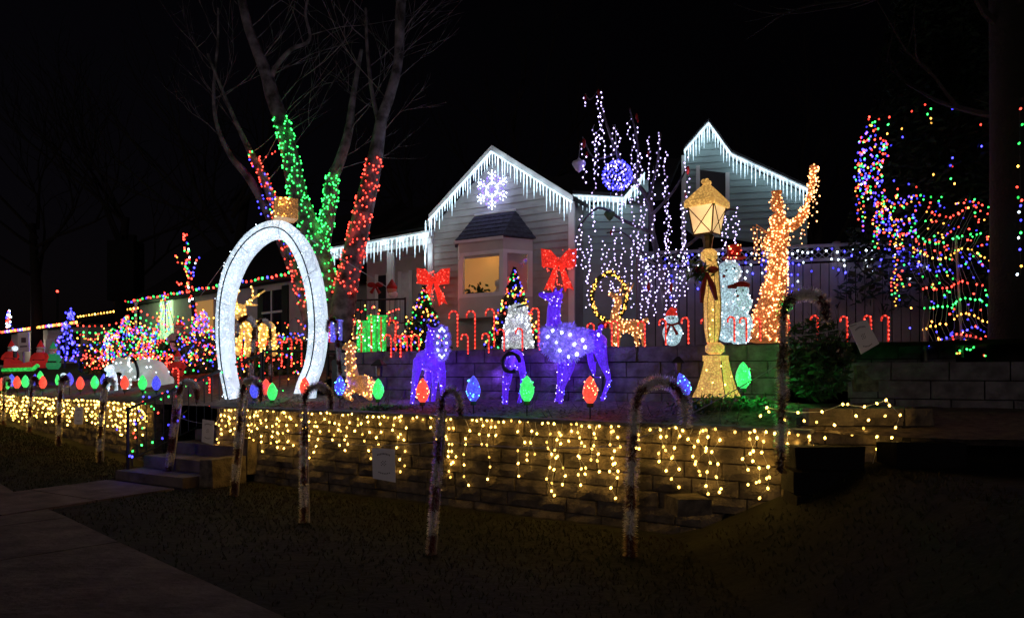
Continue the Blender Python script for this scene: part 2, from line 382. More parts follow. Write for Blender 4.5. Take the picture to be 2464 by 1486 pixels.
def railing(label, posts, h, nb=10, lower=.12, ind=True):
    r = thing('railing', label, 'railing', posts[0])
    for p in posts: part(r, 'post', MB().tube([p, p + Vector((0, 0, h + .03))], .022, 6), 'black')
    for a, b in zip(posts, posts[1:]):
        part(r, 'top_rail', MB().tube([a + Vector((0, 0, h)), b + Vector((0, 0, h))], .02, 6), 'black')
        part(r, 'bottom_rail', MB().tube([a + Vector((0, 0, lower)), b + Vector((0, 0, lower))], .012, 6), 'black')
        n = max(2, int((b - a).length / .14))
        for i in range(1, n):
            p = a.lerp(b, i / n); part(r, 'baluster', MB().tube([p + Vector((0, 0, lower)), p + Vector((0, 0, h))], .008, 4), 'black')
    return r
g = .14
rl = railing('black iron handrail climbing the garden steps on their left side', [st0 + E * .7 + sdir * .15 + Vector((0, 0, .15)), st0 + E * .7 + sdir * 2.5 + Vector((0, 0, 1.0))], .85)
rl2 = railing('black iron railing crossing behind the white lit ring', [st0 + E * .7 + sdir * 2.55 + Vector((0, 0, 1.05)), st0 + E * .1 + sdir * 4.2 + Vector((0, 0, 1.08)), P(790, 905, 13.2)], .85)
rl3 = railing('black porch railing above the row of lit gift boxes', [P(790, 790, 16), P(975, 790, 14.8)], .62)
rl4 = railing('black stair railing climbing to the porch beside the birch', [P(740, 860, 13.5), P(800, 800, 15.6)], .7)

# ------------------------------------------------------------------ string lights on the lower walls
def drops(root, anchor, length, step, k, cab, jit=.02):
    out = []
    p = Vector(anchor); line = [p.copy()]
    z = 0
    while z < length:
        z += step * R.uniform(.55, 1.3)
        if z > length: break
        q = Vector(anchor) + Vector((R.uniform(-jit, jit), -abs(R.uniform(-jit, jit)) * .3, -z)); line.append(q)
        out.append((q + Vector((0, 0, -.005)), k() if callable(k) else k))
    if len(line) > 1: cab.tube(line, .0022, 3, False)
    return out
def wall_lights(label, x0, x1, zt, wf, step, lenf, zbf, nrm=(-.0, -.1), r=.0105, lampstep=.2, le=.35):
    root = thing('icicle_light_string', label, 'string lights', (x0, wf(x0), zt), 'warm string lights hanging over the lower walls')
    cab = MB(); x = x0; pts = []; top = []
    d = 1 if x1 > x0 else -1
    while (x1 - x) * d > 0:
        y = wf(x) - .068
        z = zt + R.uniform(-.005, .03); top.append(Vector((x, y, z)))
        if R.random() < .75: pts.append((Vector((x + R.uniform(-.02, .02), y - .01, z - .02)), 'k'))
        if R.random() < lenf[1]:
            L = min(lenf[0](x) * R.uniform(.35, 1.1), zt - zbf(x) - .04)
            pts += drops(root, (x, y, z), L, .105, 'k', cab, .055)
        x += d * step * R.uniform(.7, 1.3)
    part(root, 'cable', MB().tube(top, .003, 3, False), 'whitewire'); part(root, 'drop_wires', cab, 'whitewire', kind='stuff')
    pts.sort(key=lambda q: q[0].y)
    bulbs(root, pts, r)
    k = max(1, int(len(pts) * lampstep / 10))
    sel = [pts[i] for i in range(0, len(pts), max(1, int(lampstep * 10)))]
    for p, _ in sel: lamp(root, p + Vector((-.022, .0, -.018)), (1, .6, .13), le, .008)
    return root, len(pts)
LW = wall_lights('dense warm icicle lights on the wall just right of the garden steps', -4.35, -1.6, 1.0, w1, .066, (lambda x: .62, .8), lambda x: lawn_z(x, w1(x)), le=.1, r=.0128)
LW2 = wall_lights('warm icicle lights over the middle of the stone wall behind the paper notice', -1.58, 1.0, 1.0, w1, .066, (lambda x: .72, .5), lambda x: lawn_z(x, w1(x)), le=.11, r=.0122)
LW3 = wall_lights('sparser warm icicle lights on the wall below the gold lamp post', 1.02, 2.5, 1.0, w1, .07, (lambda x: .62, .72), lambda x: lawn_z(x, w1(x)), le=.11, r=.0122)
LW4 = wall_lights('thick band of warm icicle lights on the far left wall', -6.1, -14.3, 1.0, lambda x: 11.75 - (x + 5.95) * .836 - .06, .085, (lambda x: .55, .95), lambda x: lawn_z(x, w1(x)) + .05, r=.0155, le=.3, lampstep=.5)
root = thing('icicle_light_string', 'few scattered warm bulbs on the raised wall at the right', 'string lights', (3, 6.05, 1.2), 'warm string lights hanging over the lower walls')
pts = [(P(u, v, 6.02), 'k') for u, v in ((1845, 980), (1850, 990), (1888, 1010), (1830, 1000), (1920, 992), (1978, 990), (2028, 972), (2040, 972), (2080, 978), (2110, 970), (2132, 962), (2090, 1010), (2008, 1022), (2140, 975), (1948, 1057), (1985, 1053), (1915, 1060), (2166, 998), (2155, 1028), (2110, 1050), (2110, 1080), (2098, 1122), (2108, 1145), (2060, 1000), (2078, 1030), (1900, 1035), (1935, 1012), (2050, 1045), (1965, 1015), (2130, 1000), (2146, 1052), (1800, 1165), (1820, 1160), (1735, 1175), (1845, 1150))]
part(root, 'cable', MB().tube([pts[i][0] for i in (0, 4, 5, 6, 8, 9, 10)], .003, 3, False), 'whitewire'); part(root, 'cable', MB().tube([pts[i][0] for i in (10, 17, 18, 19, 20, 21, 22)], .0025, 3, False), 'whitewire')
bulbs(root, pts, .0105)
for p, _ in pts[::2]: lamp(root, p + Vector((0, -.03, -.02)), (1, .62, .14), .14, .012)

# ------------------------------------------------------------------ house
HR = (1.18, 14.0); HD = (E.x, E.y)
def face_poly(uv, p0, d): return [onp(u, v, p0, d) for u, v in uv]
def siding(root, poly, p0, d, bh, m, nrm, zbot=None):
    # poly: list of (t, z); horizontal lap boards clipped to it
    zs = [z for _, z in poly]; z0 = min(zs); z1 = max(zs)
    def span(z):
        xs = []
        n = len(poly)
        for i in range(n):
            (t0, a), (t1, b) = poly[i], poly[(i + 1) % n]
            if (a - z) * (b - z) <= 0 and abs(a - b) > 1e-6: xs.append(t0 + (t1 - t0) * (z - a) / (b - a))
        return (min(xs), max(xs)) if len(xs) >= 2 else None
    D = Vector((d[0], d[1], 0)); O = Vector((p0[0], p0[1], 0)); z = z0 + .001
    while z < z1 - .02:
        zt = min(z + bh, z1 - .002); s0 = span(z + .002); s1 = span(zt - .002)
        if s0 and s1:
            a, b = s0; c, e = s1
            c = max(min(c, b), min(a, c)) if False else c
            f = lambda t, zz, o: O + D * t + nrm * o + Vector((0, 0, zz))
            vs = [f(a, z, .022), f(b, z, .022), f(e, zt, .006), f(c, zt, .006), f(a, z, -.02), f(b, z, -.02), f(e, zt, -.02), f(c, zt, -.02)]
            part(root, 'siding_board', MB().add(vs, [(0, 1, 2, 3), (7, 6, 5, 4), (0, 4, 5, 1), (3, 2, 6, 7), (1, 5, 6, 2), (0, 3, 7, 4)]), m)
        z += bh
NF = -NB
house = thing('house', 'white clapboard house with front gable, bay window and icicle lights', 'house', (0, 15, 1.9))
q1, q2, q3 = [onp(u, v, HR, HD) for u, v in ((1375, 482), (1185, 366), (1042, 524))]
gz = [(q1[1], 1.86), (q1[1], q1[0].z), (q2[1], q2[0].z), (q3[1], q3[0].z), (q3[1], 1.86)]
siding(house, gz, HR, HD, .145, 'siding', NF)
O3 = lambda t, z, o=0: Vector((HR[0], HR[1], 0)) + E * t + NF * o + Vector((0, 0, z))
part(house, 'wall', MB().prism([O3(t, z, -.04) for t, z in gz], NB * 4).add([O3(t, z, -4.06) for t, z in gz], [(0, 1, 2, 3, 4)]), 'siding')
for t in (-.02, 3.43): part(house, 'corner_board', MB().box(O3(t, 3.4, .03), (.13, .05, 3.1), math.atan2(E.y, E.x)), 'trim')
def slab(a, b, depthv, th, back): return MB().prism([a, b, b + depthv, a + depthv], (0, 0, th))
FP = ((O3(0, 0, .3)).x, (O3(0, 0, .3)).y); ap = onp(1185, 362, FP, HD)[0]; le_ = onp(1034, 528, FP, HD)[0]; re_ = onp(1380, 484, FP, HD)[0]
part(house, 'roof', MB().prism([ap, le_, le_ + Vector((0, 0, .08)), ap + Vector((0, 0, .1))], NB * 4.4), 'roof')
part(house, 'roof', MB().prism([re_, ap, ap + Vector((0, 0, .1)), re_ + Vector((0, 0, .08))], NB * 4.4), 'roof')
for q1, q2 in ((ap, le_), (re_, ap)):
    part(house, 'rake_board', MB().prism([q1 + NF * .01 + Vector((0, 0, .1)), q2 + NF * .01 + Vector((0, 0, .1)), q2 + NF * .01 - Vector((0, 0, .06)), q1 + NF * .01 - Vector((0, 0, .06))], NF * .03), 'trim')
# main roof mass (dark) and porch
pg0 = P(785, 614, 17.7); pg1 = P(1038, 572, 15.6)
part(house, 'porch_gutter', MB().prism([pg0, pg1, pg1 + Vector((0, 0, .16)), pg0 + Vector((0, 0, .16))], NF * .08), 'trim')
part(house, 'porch_beam', MB().prism([pg0 - Vector((0, 0, .12)), pg1 - Vector((0, 0, .12)), pg1 - Vector((0, 0, .003)), pg0 - Vector((0, 0, .003))], NB * .12), 'trim')
rk = Vector((0, 0, 1.7)) + NB * 3.2
part(house, 'porch_roof', MB().prism([pg0 + Vector((0, 0, .165)), pg1 + Vector((0, 0, .165)), pg1 + rk, pg0 + rk], (0, 0, .1)), 'roof')
pw0 = pg0 + NB * 1.5; pw1 = pg1 + NB * 1.5
part(house, 'porch_wall', MB().prism([Vector((pw0.x, pw0.y, 1.9)), Vector((pw1.x, pw1.y, 1.9)), Vector((pw1.x, pw1.y, 4.8)), Vector((pw0.x, pw0.y, 4.8))], NB * .15), 'whitewall')
part(house, 'porch_floor', MB().prism([Vector((pg0.x, pg0.y, 2.15)), Vector((pg1.x, pg1.y, 2.15)), Vector((pw1.x, pw1.y, 2.15)), Vector((pw0.x, pw0.y, 2.15))], (0, 0, .1)), 'trim')
part(house, 'porch_ceiling', MB().prism([pg0 + Vector((0, 0, .02)), pg1 + Vector((0, 0, .02)), pw1 + Vector((0, 0, .02)), pw0 + Vector((0, 0, .02))], (0, 0, .04)), 'trim')
for u in (790, 933): 
    a = onp(u, 600, (pg0.x, pg0.y), ((pg1 - pg0).x, (pg1 - pg0).y))[0]; part(house, 'porch_post', MB().box((a.x + .06, a.y + .08, (a.z + 2.2) / 2 - .06), (.16, .16, a.z - 2.2)), 'trim')
pd = (pw1 - pw0).normalized()
for f0, f1, zt_, m_ in ((.36, .47, 4.1, 'whitecloth'), (.63, .90, 4.25, 'glass_dark'), (.12, .24, 4.1, 'black')):
    a = pw0.lerp(pw1, f0); b = pw0.lerp(pw1, f1)
    nm = 'door' if m_ != 'black' else 'window'
    dr = part(house, nm, MB().prism([Vector((a.x, a.y, 2.28)) - NB * .04, Vector((b.x, b.y, 2.28)) - NB * .04, Vector((b.x, b.y, zt_)) - NB * .04, Vector((a.x, a.y, zt_)) - NB * .04], NB * .03), m_)
    for c in (a, b): part(dr, 'frame', MB().box((c.x - .025, c.y - .045, (2.28 + zt_) / 2), (.09, .05, zt_ - 2.2)), 'trim')
# bay window
bay = {}
def bz(s, o, z): return O3(s, z, o)
zlo, zhi = 2.86, 4.25
fr_, fl_ = bz(1.25, .55, 0), bz(2.31, .55, 0); wr_, wl_ = bz(.86, .03, 0), bz(2.7, .03, 0)
def vq(a, b, z0, z1): return [Vector((a.x, a.y, z0)), Vector((b.x, b.y, z0)), Vector((b.x, b.y, z1)), Vector((a.x, a.y, z1))]
part(house, 'bay_sill_panel', MB().prism([Vector((p.x, p.y, zlo - .2)) for p in (wr_, fr_, fl_, wl_)], (0, 0, .42)), 'whitewall')
part(house, 'bay_head', MB().prism([Vector((p.x, p.y, zhi - .24)) for p in (wr_, fr_, fl_, wl_)], (0, 0, .24)), 'whitewall')
part(house, 'bay_room', MB().prism(vq(bz(.95, .05, 0), bz(2.6, .05, 0), zlo + .22, zhi - .24), NB * -.015), 'room')
part(house, 'picture', MB().prism(vq(bz(1.35, .08, 0), bz(1.62, .08, 0), 3.3, 3.75), NB * -.02), 'wicker')
b0_ = bz(1.5, .3, 3.09)
part(house, 'bust', MB().lathe(b0_, [(.1, 0), (.11, .08), (.06, .16), (.05, .2)], 10).ball(b0_ + Vector((0, 0, .27)), .09, 2), 'trim', True)
fm_ = MB(); [fm_.add([c_ - d_ * .05, c_ + d_.orthogonal() * .03, c_ + d_ * .05, c_ - d_.orthogonal() * .03], [(0, 1, 2, 3)]) for c_, d_ in [(bz(R.uniform(1.75, 2.3), R.uniform(.2, .4), 3.1 + abs(R.gauss(0, .1))), Vector((R.gauss(0, 1), R.gauss(0, 1), R.gauss(0, 1))).normalized()) for _ in range(160)]]
part(house, 'window_plant', fm_, 'leaf', kind='stuff')
lamp(house, bz(1.8, .3, 3.9), (1, .55, .2), 1.2, .1)
for a, b, tag_ in ((fr_, fl_, 'f'), (wr_, fr_, 's'), (fl_, wl_, 't')):
    dd = (b - a); L = dd.length; dd.normalize(); no = Vector((-dd.y, dd.x, 0));
    if no.dot(NF) < 0: no = -no
    if tag_ == 's': no = -no if no.x < 0 and False else no
    w = part(house, 'window', MB().prism(vq(a + dd * .06 - no * .02, b - dd * .06 - no * .02, zlo + .22, zhi - .24), -no * .012), 'glassclear' if 'glassclear' in MATS else 'glass_dark')
    if tag_ == 's':
        part(w, 'blind', MB().prism(vq(a + dd * .1 - no * .05, b - dd * .1 - no * .05, zlo + .22, zhi - .24), -no * .01), 'whitewall')
    if tag_ == 'f':
        part(w, 'blind', MB().prism(vq(a + dd * .1 - no * .05, b - dd * .1 - no * .05, zhi - .36, zhi - .24), -no * .01), 'whitewall')
    for t0 in (0, L - .09): part(w, 'frame', MB().prism(vq(a + dd * t0, a + dd * (t0 + .09), zlo + .22, zhi - .24), -no * .07), 'trim')
    for z0, z1 in ((zlo + .22, zlo + .3), (zhi - .31, zhi - .24)): part(w, 'frame', MB().prism(vq(a + dd * .091, a + dd * (L - .091), z0, z1), -no * .065), 'trim')
# bay roof: shingle rows on three slopes
def slope_rows(a, b, c, d, n, nm='shingle'):       # a-b eave, d-c ridge
    for i in range(n):
        t0 = i / n; t1 = (i + 1) / n; A = a.lerp(d, t0); B = b.lerp(c, t0); A1 = a.lerp(d, t1); B1 = b.lerp(c, t1)
        k = max(2, int((B - A).length / .17)); up = Vector((0, 0, .018))
        for j in range(k):
            s0 = (j + .02) / k; s1 = (j + .98) / k
            q = [A.lerp(B, s0) + up * 1.6, A.lerp(B, s1) + up * 1.6, A1.lerp(B1, s1) + up * .6, A1.lerp(B1, s0) + up * .6]
            part(bayroof, nm, MB().prism(q, Vector((0, 0, -.02)) + NF * 0), 'shingle')
ov = .08
e0 = bz(.78, .03, zhi + .005); e1 = bz(1.2, .63, zhi + .005); e2 = bz(2.36, .63, zhi + .005); e3 = bz(2.78, .03, zhi + .005)
r1 = bz(1.25, .05, 4.86); r2 = bz(2.25, .05, 4.86)
bayroof = part(house, 'bay_roof', MB().add([e0, e1, e2, e3, r1, r2], [(1, 2, 5, 4), (0, 1, 4), (2, 3, 5), (0, 3, 2, 1)]), 'shingle')
slope_rows(e1, e2, r2, r1, 6)
slope_rows(e0, e1, r1, r1.lerp(e0, .02), 6)
part(house, 'ridge_flashing', MB().tube([r1 + Vector((0, 0, .03)), r2 + Vector((0, 0, .03))], .03, 5), 'trim')
part(house, 'bay_fascia', MB().prism([e1, e2, e2 - Vector((0, 0, .06)), e1 - Vector((0, 0, .06))], NF * .02), 'trim')
# recessed wall to the right with its small gable
W2P = (1.43, 14.5); W2D = (.93, -.1)
def sid_uv(root, uv, p0, d, bh, m, zb):
    pl = []
    for u, v in uv:
        p, t = onp(u, v, p0, d); pl.append((t, p.z if v < 5000 else zb))
    siding(root, pl, p0, d, bh, m, Vector((d[1], -d[0], 0)).normalized()); return pl
pl = sid_uv(house, [(1378, 9999), (1378, 485), (1500, 492), (1550, 432), (1560, 432), (1560, 9999)], W2P, W2D, .145, 'siding2', 1.86)
D2 = Vector((W2D[0], W2D[1], 0)); n2 = Vector((W2D[1], -W2D[0], 0)).normalized()
def wp(t, z, o=0): return Vector((W2P[0], W2P[1], 0)) + D2 * t + n2 * o + Vector((0, 0, z))
for (i, j) in ((1, 2), (2, 3)):
    (t0, z0), (t1, z1) = pl[i], pl[j]
    part(house, 'fascia', MB().prism([wp(t0, z0, .05), wp(t1, z1, .05), wp(t1, z1 + .12, .05), wp(t0, z0 + .12, .05)], n2 * .12), 'trim')
    part(house, 'roof', MB().prism([wp(t0, z0 + .12, .2), wp(t1, z1 + .12, .2), wp(t1, z1 + .5, -3), wp(t0, z0 + 1.3, -3)], (0, 0, .06)), 'roof')
part(house, 'roof', MB().prism([O3(1.84, 6.0, -2), O3(-1.6, 6.0, -2), O3(-1.6, 4.95, -.9), O3(1.2, 4.95, -.9)], (0, 0, .08)), 'roof')
# upper storey
UP = (4.0, 16.6); UD = (.98, -.2)
upl = sid_uv(house, [(1645, 560), (1645, 375), (1703, 308), (1757, 383), (1942, 468), (1942, 600)], UP, UD, .15, 'siding2', 3)
un = Vector((UD[1], -UD[0], 0)).normalized(); UDv = Vector((UD[0], UD[1], 0))
def up_(t, z, o=0): return Vector((UP[0], UP[1], 0)) + UDv * t + un * o + Vector((0, 0, z))
for (i, j) in ((1, 2), (2, 3), (3, 4)):
    (t0, z0), (t1, z1) = upl[i], upl[j]
    part(house, 'rake_board', MB().prism([up_(t0, z0, .1), up_(t1, z1, .1), up_(t1, z1 + .1, .1), up_(t0, z0 + .1, .1)], un * .1), 'trim')
    part(house, 'roof', MB().prism([up_(t0, z0 + .1, .25), up_(t1, z1 + .1, .25), up_(t1, z1 + .1, -3), up_(t0, z0 + .1, -3)], (0, 0, .05)), 'roof')
a, ta = onp(1684, 400, UP, UD); b, tb = onp(1745, 400, UP, UD); c, _ = onp(1745, 520, UP, UD)
w = part(house, 'window', MB().prism([up_(ta, a.z - .1, .03), up_(tb, a.z - .2, .03), up_(tb, c.z, .03), up_(ta, c.z, .03)], un * .02), 'glass_dark')
part(w, 'frame', MB().prism([up_(ta - .09, a.z, .028), up_(ta - .003, a.z, .028), up_(ta - .003, c.z, .028), up_(ta - .09, c.z, .028)], un * .05), 'trim')
part(w, 'frame', MB().prism([up_(tb + .003, a.z - .2, .028), up_(tb + .09, a.z - .2, .028), up_(tb + .09, c.z, .028), up_(tb + .003, c.z, .028)], un * .05), 'trim')
cb = lambda t: part(house, 'corner_board', MB().prism([up_(t - .05, 4.5, .03), up_(t + .05, 4.5, .03), up_(t + .05, upl[1][1], .03), up_(t - .05, upl[1][1], .03)], un * .03), 'trim')
cb(upl[1][0])

def icicles(label, a, b, n, lens, e=1.2, off=Vector((0, 0, 0)), r=.014, nl=6):
    root = thing('icicle_lights', label, 'icicle lights', a, 'icicle lights along the roof edges')
    cab = MB().tube([a + off, b + off], .01, 4)
    part(root, 'cable', cab, 'icicle')
    for i in range(n):
        t = (i + .5 + R.uniform(-.2, .2)) / n; p = a.lerp(b, t) + off; L = R.uniform(*lens)
        part(root, 'icicle', MB().tube([p, p - Vector((0, 0, L * .6)), p - Vector((0, 0, L))], [r, r * .75, r * .2], 5), 'icicle')
    for i in range(nl): lamp(root, a.lerp(b, (i + .5) / nl) + off + Vector((0, -.1, -.12)), (.7, .88, 1), e, .1)
    return root
fo = NF * .06
icicles('icicle lights on the left slope of the front gable', ap + fo - Vector((0, 0, .03)), le_ + fo - Vector((0, 0, .03)), 24, (.2, .48), 1.4)
icicles('icicle lights on the right slope of the front gable', ap + fo - Vector((0, 0, .03)), re_ + fo - Vector((0, 0, .03)), 25, (.2, .5), 1.6)
icicles('icicle lights hanging from the porch gutter', pg0 - NB * .1 + Vector((0, 0, .1)), pg1 - NB * .1 + Vector((0, 0, .1)), 30, (.22, .52), 1.5, r=.015)
icicles('icicle lights running down the corner below the gable', O3(3.5, 4.9, .12), O3(3.52, 4.0, .12), 5, (.2, .4), 1.4, r=.02, nl=2)
icicles('icicle lights on the short eave right of the gable', wp(pl[1][0], pl[1][1] + .08, .2), wp(pl[2][0], pl[2][1] + .08, .2), 13, (.2, .5), 1.1, nl=3)
icicles('icicle lights on the small rake behind the weeping tree', wp(pl[2][0], pl[2][1] + .08, .2), wp(pl[3][0], pl[3][1] + .08, .2), 7, (.15, .35), 1.3, nl=2)
icicles('icicle lights on the left slope of the upper gable', up_(upl[1][0], upl[1][1] + .05, .22), up_(upl[2][0], upl[2][1] + .05, .22), 9, (.25, .5), 1.4, nl=2)
icicles('icicle lights on the steep right slope of the upper gable', up_(upl[2][0], upl[2][1] + .05, .22), up_(upl[3][0], upl[3][1] + .05, .22), 8, (.25, .5), 1.4, nl=2)
icicles('icicle lights on the long low slope beside the robed amber figure', up_(upl[3][0], upl[3][1] + .05, .22), up_(upl[4][0], upl[4][1] + .05, .22), 20, (.2, .5), 1.3, nl=4)

# snowflake on the gable
sf = thing('snowflake_light', 'white and violet lit snowflake hung high on the gable', 'snowflake', O3(1.78, 5.36, .1))
cc = O3(1.78, 5.36, .12); pts = []
fm = MB()
for k in range(6):
    a = k * math.pi / 3 + math.pi / 6; d = E * math.cos(a) + Vector((0, 0, 1)) * math.sin(a); s = E * -math.sin(a) + Vector((0, 0, 1)) * math.cos(a)
    fm.tube([cc, cc + d * .4], .008, 4)
    for t in fr(.1, .4, 8): pts.append((cc + d * t, 'w'))
    for t in (.22, .3):
        for sg in (-1, 1):
            fm.tube([cc + d * t, cc + d * (t + .06) + s * sg * .08], .007, 4)
            for q in (.4, 1): pts.append((cc + d * (t + .06 * q) + s * sg * .08 * q, 'w'))
for k in range(30):
    a = k * math.pi / 15; pts.append((cc + E * math.cos(a) * .14 + Vector((0, 0, math.sin(a) * .14)), 'w')); pts.append((cc + E * math.cos(a) * R.uniform(.2, .36) + Vector((0, 0, math.sin(a) * R.uniform(.2, .36))), 'p'))
    if k % 2: pts.append((cc + E * math.cos(a) * .22 + Vector((0, 0, math.sin(a) * .22)), 'p'))
part(sf, 'frame', fm, 'purplewire'); bulbs(sf, pts, .013); lamp(sf, cc + NF * .12, (.25, .12, 1), 3.5, .15)

# neighbour houses
def simple_house(name, label, g0, g1, zb, depth, zr, m='whitewall'):
    h = thing(name, label, 'house', Vector((g0.x, g0.y, zb)))
    d = (g1 - g0); d.z = 0; d.normalize(); nb = Vector((-d.y, d.x, 0))
    if nb.y < 0: nb = -nb
    a0 = Vector((g0.x, g0.y, zb)) + nb * .4; b0 = Vector((g1.x, g1.y, zb)) + nb * .4
    part(h, 'wall', MB().prism([a0, b0, b0 + nb * depth, a0 + nb * depth], (0, 0, g0.z - zb)), m)
    rg = nb * (depth / 2) + Vector((0, 0, zr)); A = Vector((g0.x, g0.y, g0.z)) - d * .3; B = Vector((g1.x, g1.y, g0.z)) + d * .3
    part(h, 'roof', MB().add([A, B, B + rg, A + rg, A + nb * (depth + .6), B + nb * (depth + .6), A + Vector((0, 0, -.1)), B + Vector((0, 0, -.1))], [(0, 1, 2, 3), (3, 2, 5, 4), (0, 3, 4), (1, 5, 2), (0, 6, 7, 1), (6, 4, 5, 7)]), 'roof')
    return h, a0, b0, d, nb
g0 = P(310, 727, 27.5); g1 = P(712, 648, 19.6); g1.z = g0.z
nh, a0, b0, dd, nb = simple_house('neighbour_house', 'dark roofed neighbour house with coloured lights along its eave', g0, g1, 1.8, 7, 2.6)
def onwall(f, z, o=.05): p = a0.lerp(b0, f); return Vector((p.x, p.y, z)) - nb * o
def panel(h, nm, f0, f1, z0, z1, m, o=.05): return part(h, nm, MB().prism([onwall(f0, z0, o), onwall(f1, z0, o), onwall(f1, z1, o), onwall(f0, z1, o)], nb * .04), m)
w = panel(nh, 'window', .80, .885, 2.7, 4.0, 'glass_dark')
part(w, 'frame', MB().prism([onwall(.795, 3.32, .08), onwall(.89, 3.32, .08), onwall(.89, 3.38, .08), onwall(.795, 3.38, .08)], nb * .04), 'trim')
part(w, 'frame', MB().prism([onwall(.84, 2.7, .081), onwall(.844, 2.7, .081), onwall(.844, 4.0, .081), onwall(.84, 4.0, .081)], nb * .02), 'trim')
panel(nh, 'shutter', .887, .915, 2.6, 4.1, 'black'); panel(nh, 'shutter', .77, .797, 2.6, 4.1, 'black')
w = panel(nh, 'window', .17, .26, 2.8, 4.3, 'greenroom'); w2_ = panel(nh, 'window', .42, .52, 2.9, 4.0, 'room')
lamp(nh, onwall(.21, 3.9, .7), (.6, 1, .45), 30, .15)
cp = P(303, 640, 31)
ch = part(nh, 'chimney', MB().box((cp.x, cp.y, 6.0), (1.15, .9, 2.6)), 'unlit_stone')
part(ch, 'chimney_pot', MB().box((cp.x - .25, cp.y, 7.45), (.25, .25, .3)), 'unlit_stone')
part(ch, 'chimney_pot', MB().box((cp.x + .3, cp.y, 7.45), (.25, .25, .3)), 'unlit_stone')
ev = thing('eave_light_string', 'red green and blue bulbs in a row on the neighbour eave', 'string lights', g0)
line = [g0 - nb * .1, Vector((g1.x, g1.y, g0.z)) - nb * .1]
q = poly_pts(line, .24, .03); bulbs(ev, [(p, 'rgbrrg'[i % 6]) for i, p in enumerate(q)], .034); part(ev, 'cable', MB().tube(line, .008, 4), 'wire')
g2 = P(8, 799, 42); g3 = P(190, 771, 34); g3.z = g2.z
fh, a0, b0, dd, nb = simple_house('far_house', 'pale low house farthest left behind the inflatable santas', g2, g3, 1.8, 8, 1.2)
panel(fh, 'garage_door', .45, .62, 1.8, 3.4, 'trim'); w = panel(fh, 'window', .7, .92, 2.4, 3.6, 'glass_dark')
lamp(fh, onwall(.35, 3.3, .8), (1, .85, .65), 60, .2)
ev = thing('eave_light_string', 'tiny mixed bulbs on the eave of the farthest left house', 'string lights', g2)
line = [g2 - nb * .1, Vector((g3.x, g3.y, g2.z)) - nb * .1]
q = poly_pts(line, .3); bulbs(ev, [(p, 'ryrbwpyy'[i % 8]) for i, p in enumerate(q)], .06); part(ev, 'cable', MB().tube(line, .01, 4), 'wire')
line = [g2 + nb * 3 + Vector((0, 0, .95)) + dd * 3, Vector((g3.x, g3.y, g2.z)) + nb * 3 + Vector((0, 0, .95))]
ev = thing('ridge_light_string', 'dim yellow bulbs along the roof of the farthest left house', 'string lights', line[0])
q = poly_pts(line, .45); bulbs(ev, [(p, 'yyky'[i % 4]) for i, p in enumerate(q)], .05); part(ev, 'cable', MB().tube(line, .01, 4), 'wire')
mst = thing('red_beacon', 'single red warning light on a mast in the dark distance', 'beacon', P(138, 740, 90))
part(mst, 'mast', MB().tube([P(138, 900, 90), P(138, 703, 90)], .12, 5), 'black'); bulbs(mst, [(P(138, 701, 90), 'r')], .16)

# ------------------------------------------------------------------ white fence with lattice at the right
fence = thing('picket_fence', 'pale board fence with lattice top behind the robed amber figure', 'fence', P(1540, 820, 12.6))
fa = P(1540, 650, 12.8); fb = P(2235, 640, 11.6); n = 34
fdir = (fb - fa); fdir.z = 0; L = fdir.length; fdir.normalize(); bwid = L / n
for i in range(n):
    c = fa + fdir * ((i + .5) * bwid); zt = 3.38 + .01 * R.random() - i * .0
    part(fence, 'board', MB().box((c.x, c.y + R.uniform(-.008, .008), (zt + 1.85) / 2), (bwid - .014, .03, zt - 1.85), math.atan2(fdir.y, fdir.x)), 'fencewood')
zr0 = 3.42; zr1 = 3.66
for z in (zr0, zr1): part(fence, 'rail', MB().prism([fa + fdir * 0 + Vector((0, -.03, z - fa.z)), Vector((fb.x, fb.y - .03, z)), Vector((fb.x, fb.y - .03, z + .05)), Vector((fa.x, fa.y - .03, z + .05))], (0, .07, 0)), 'fencewood')
nn_ = int(L / .12)
for s in (1, -1):
    for i in range(nn_):
        c0 = fa + fdir * (i * .12 + (0 if s > 0 else .12)); c1 = c0 + fdir * (.2 * s); y = -.005 * s
        part(fence, 'lattice_slat', MB().tube([Vector((c0.x, c0.y + y, zr0 + .05)), Vector((c1.x, c1.y + y, zr1))], .009, 4), 'fencewood')
for i in range(0, n + 1, 8):
    c = fa + fdir * (i * bwid); part(fence, 'post', MB().box((c.x, c.y + .06, 2.8), (.1, .08, 1.9)), 'fencewood')
fl = thing('icicle_light_string', 'blue and white bulbs dripping along the pale fence', 'string lights', fa)
cab = MB(); pts = []
x = 0
while x < L:
    p = fa + fdir * x; p = Vector((p.x, p.y - .09, 3.58 + R.uniform(-.04, .04))); pts.append((p, R.choice('wwb')))
    if R.random() < .8: pts += drops(fl, p, R.choice((.2, .4, .7)), .16, lambda: R.choice('bwb'), cab)
    x += R.uniform(.06, .13)
part(fl, 'cable', cab, 'whitewire'); bulbs(fl, pts, .0165)
for t in (.1, .3, .5, .7, .9): lamp(fl, fa + fdir * (L * t) + Vector((0, -.25, -.3)), (.3, .3, 1), .8, .2)

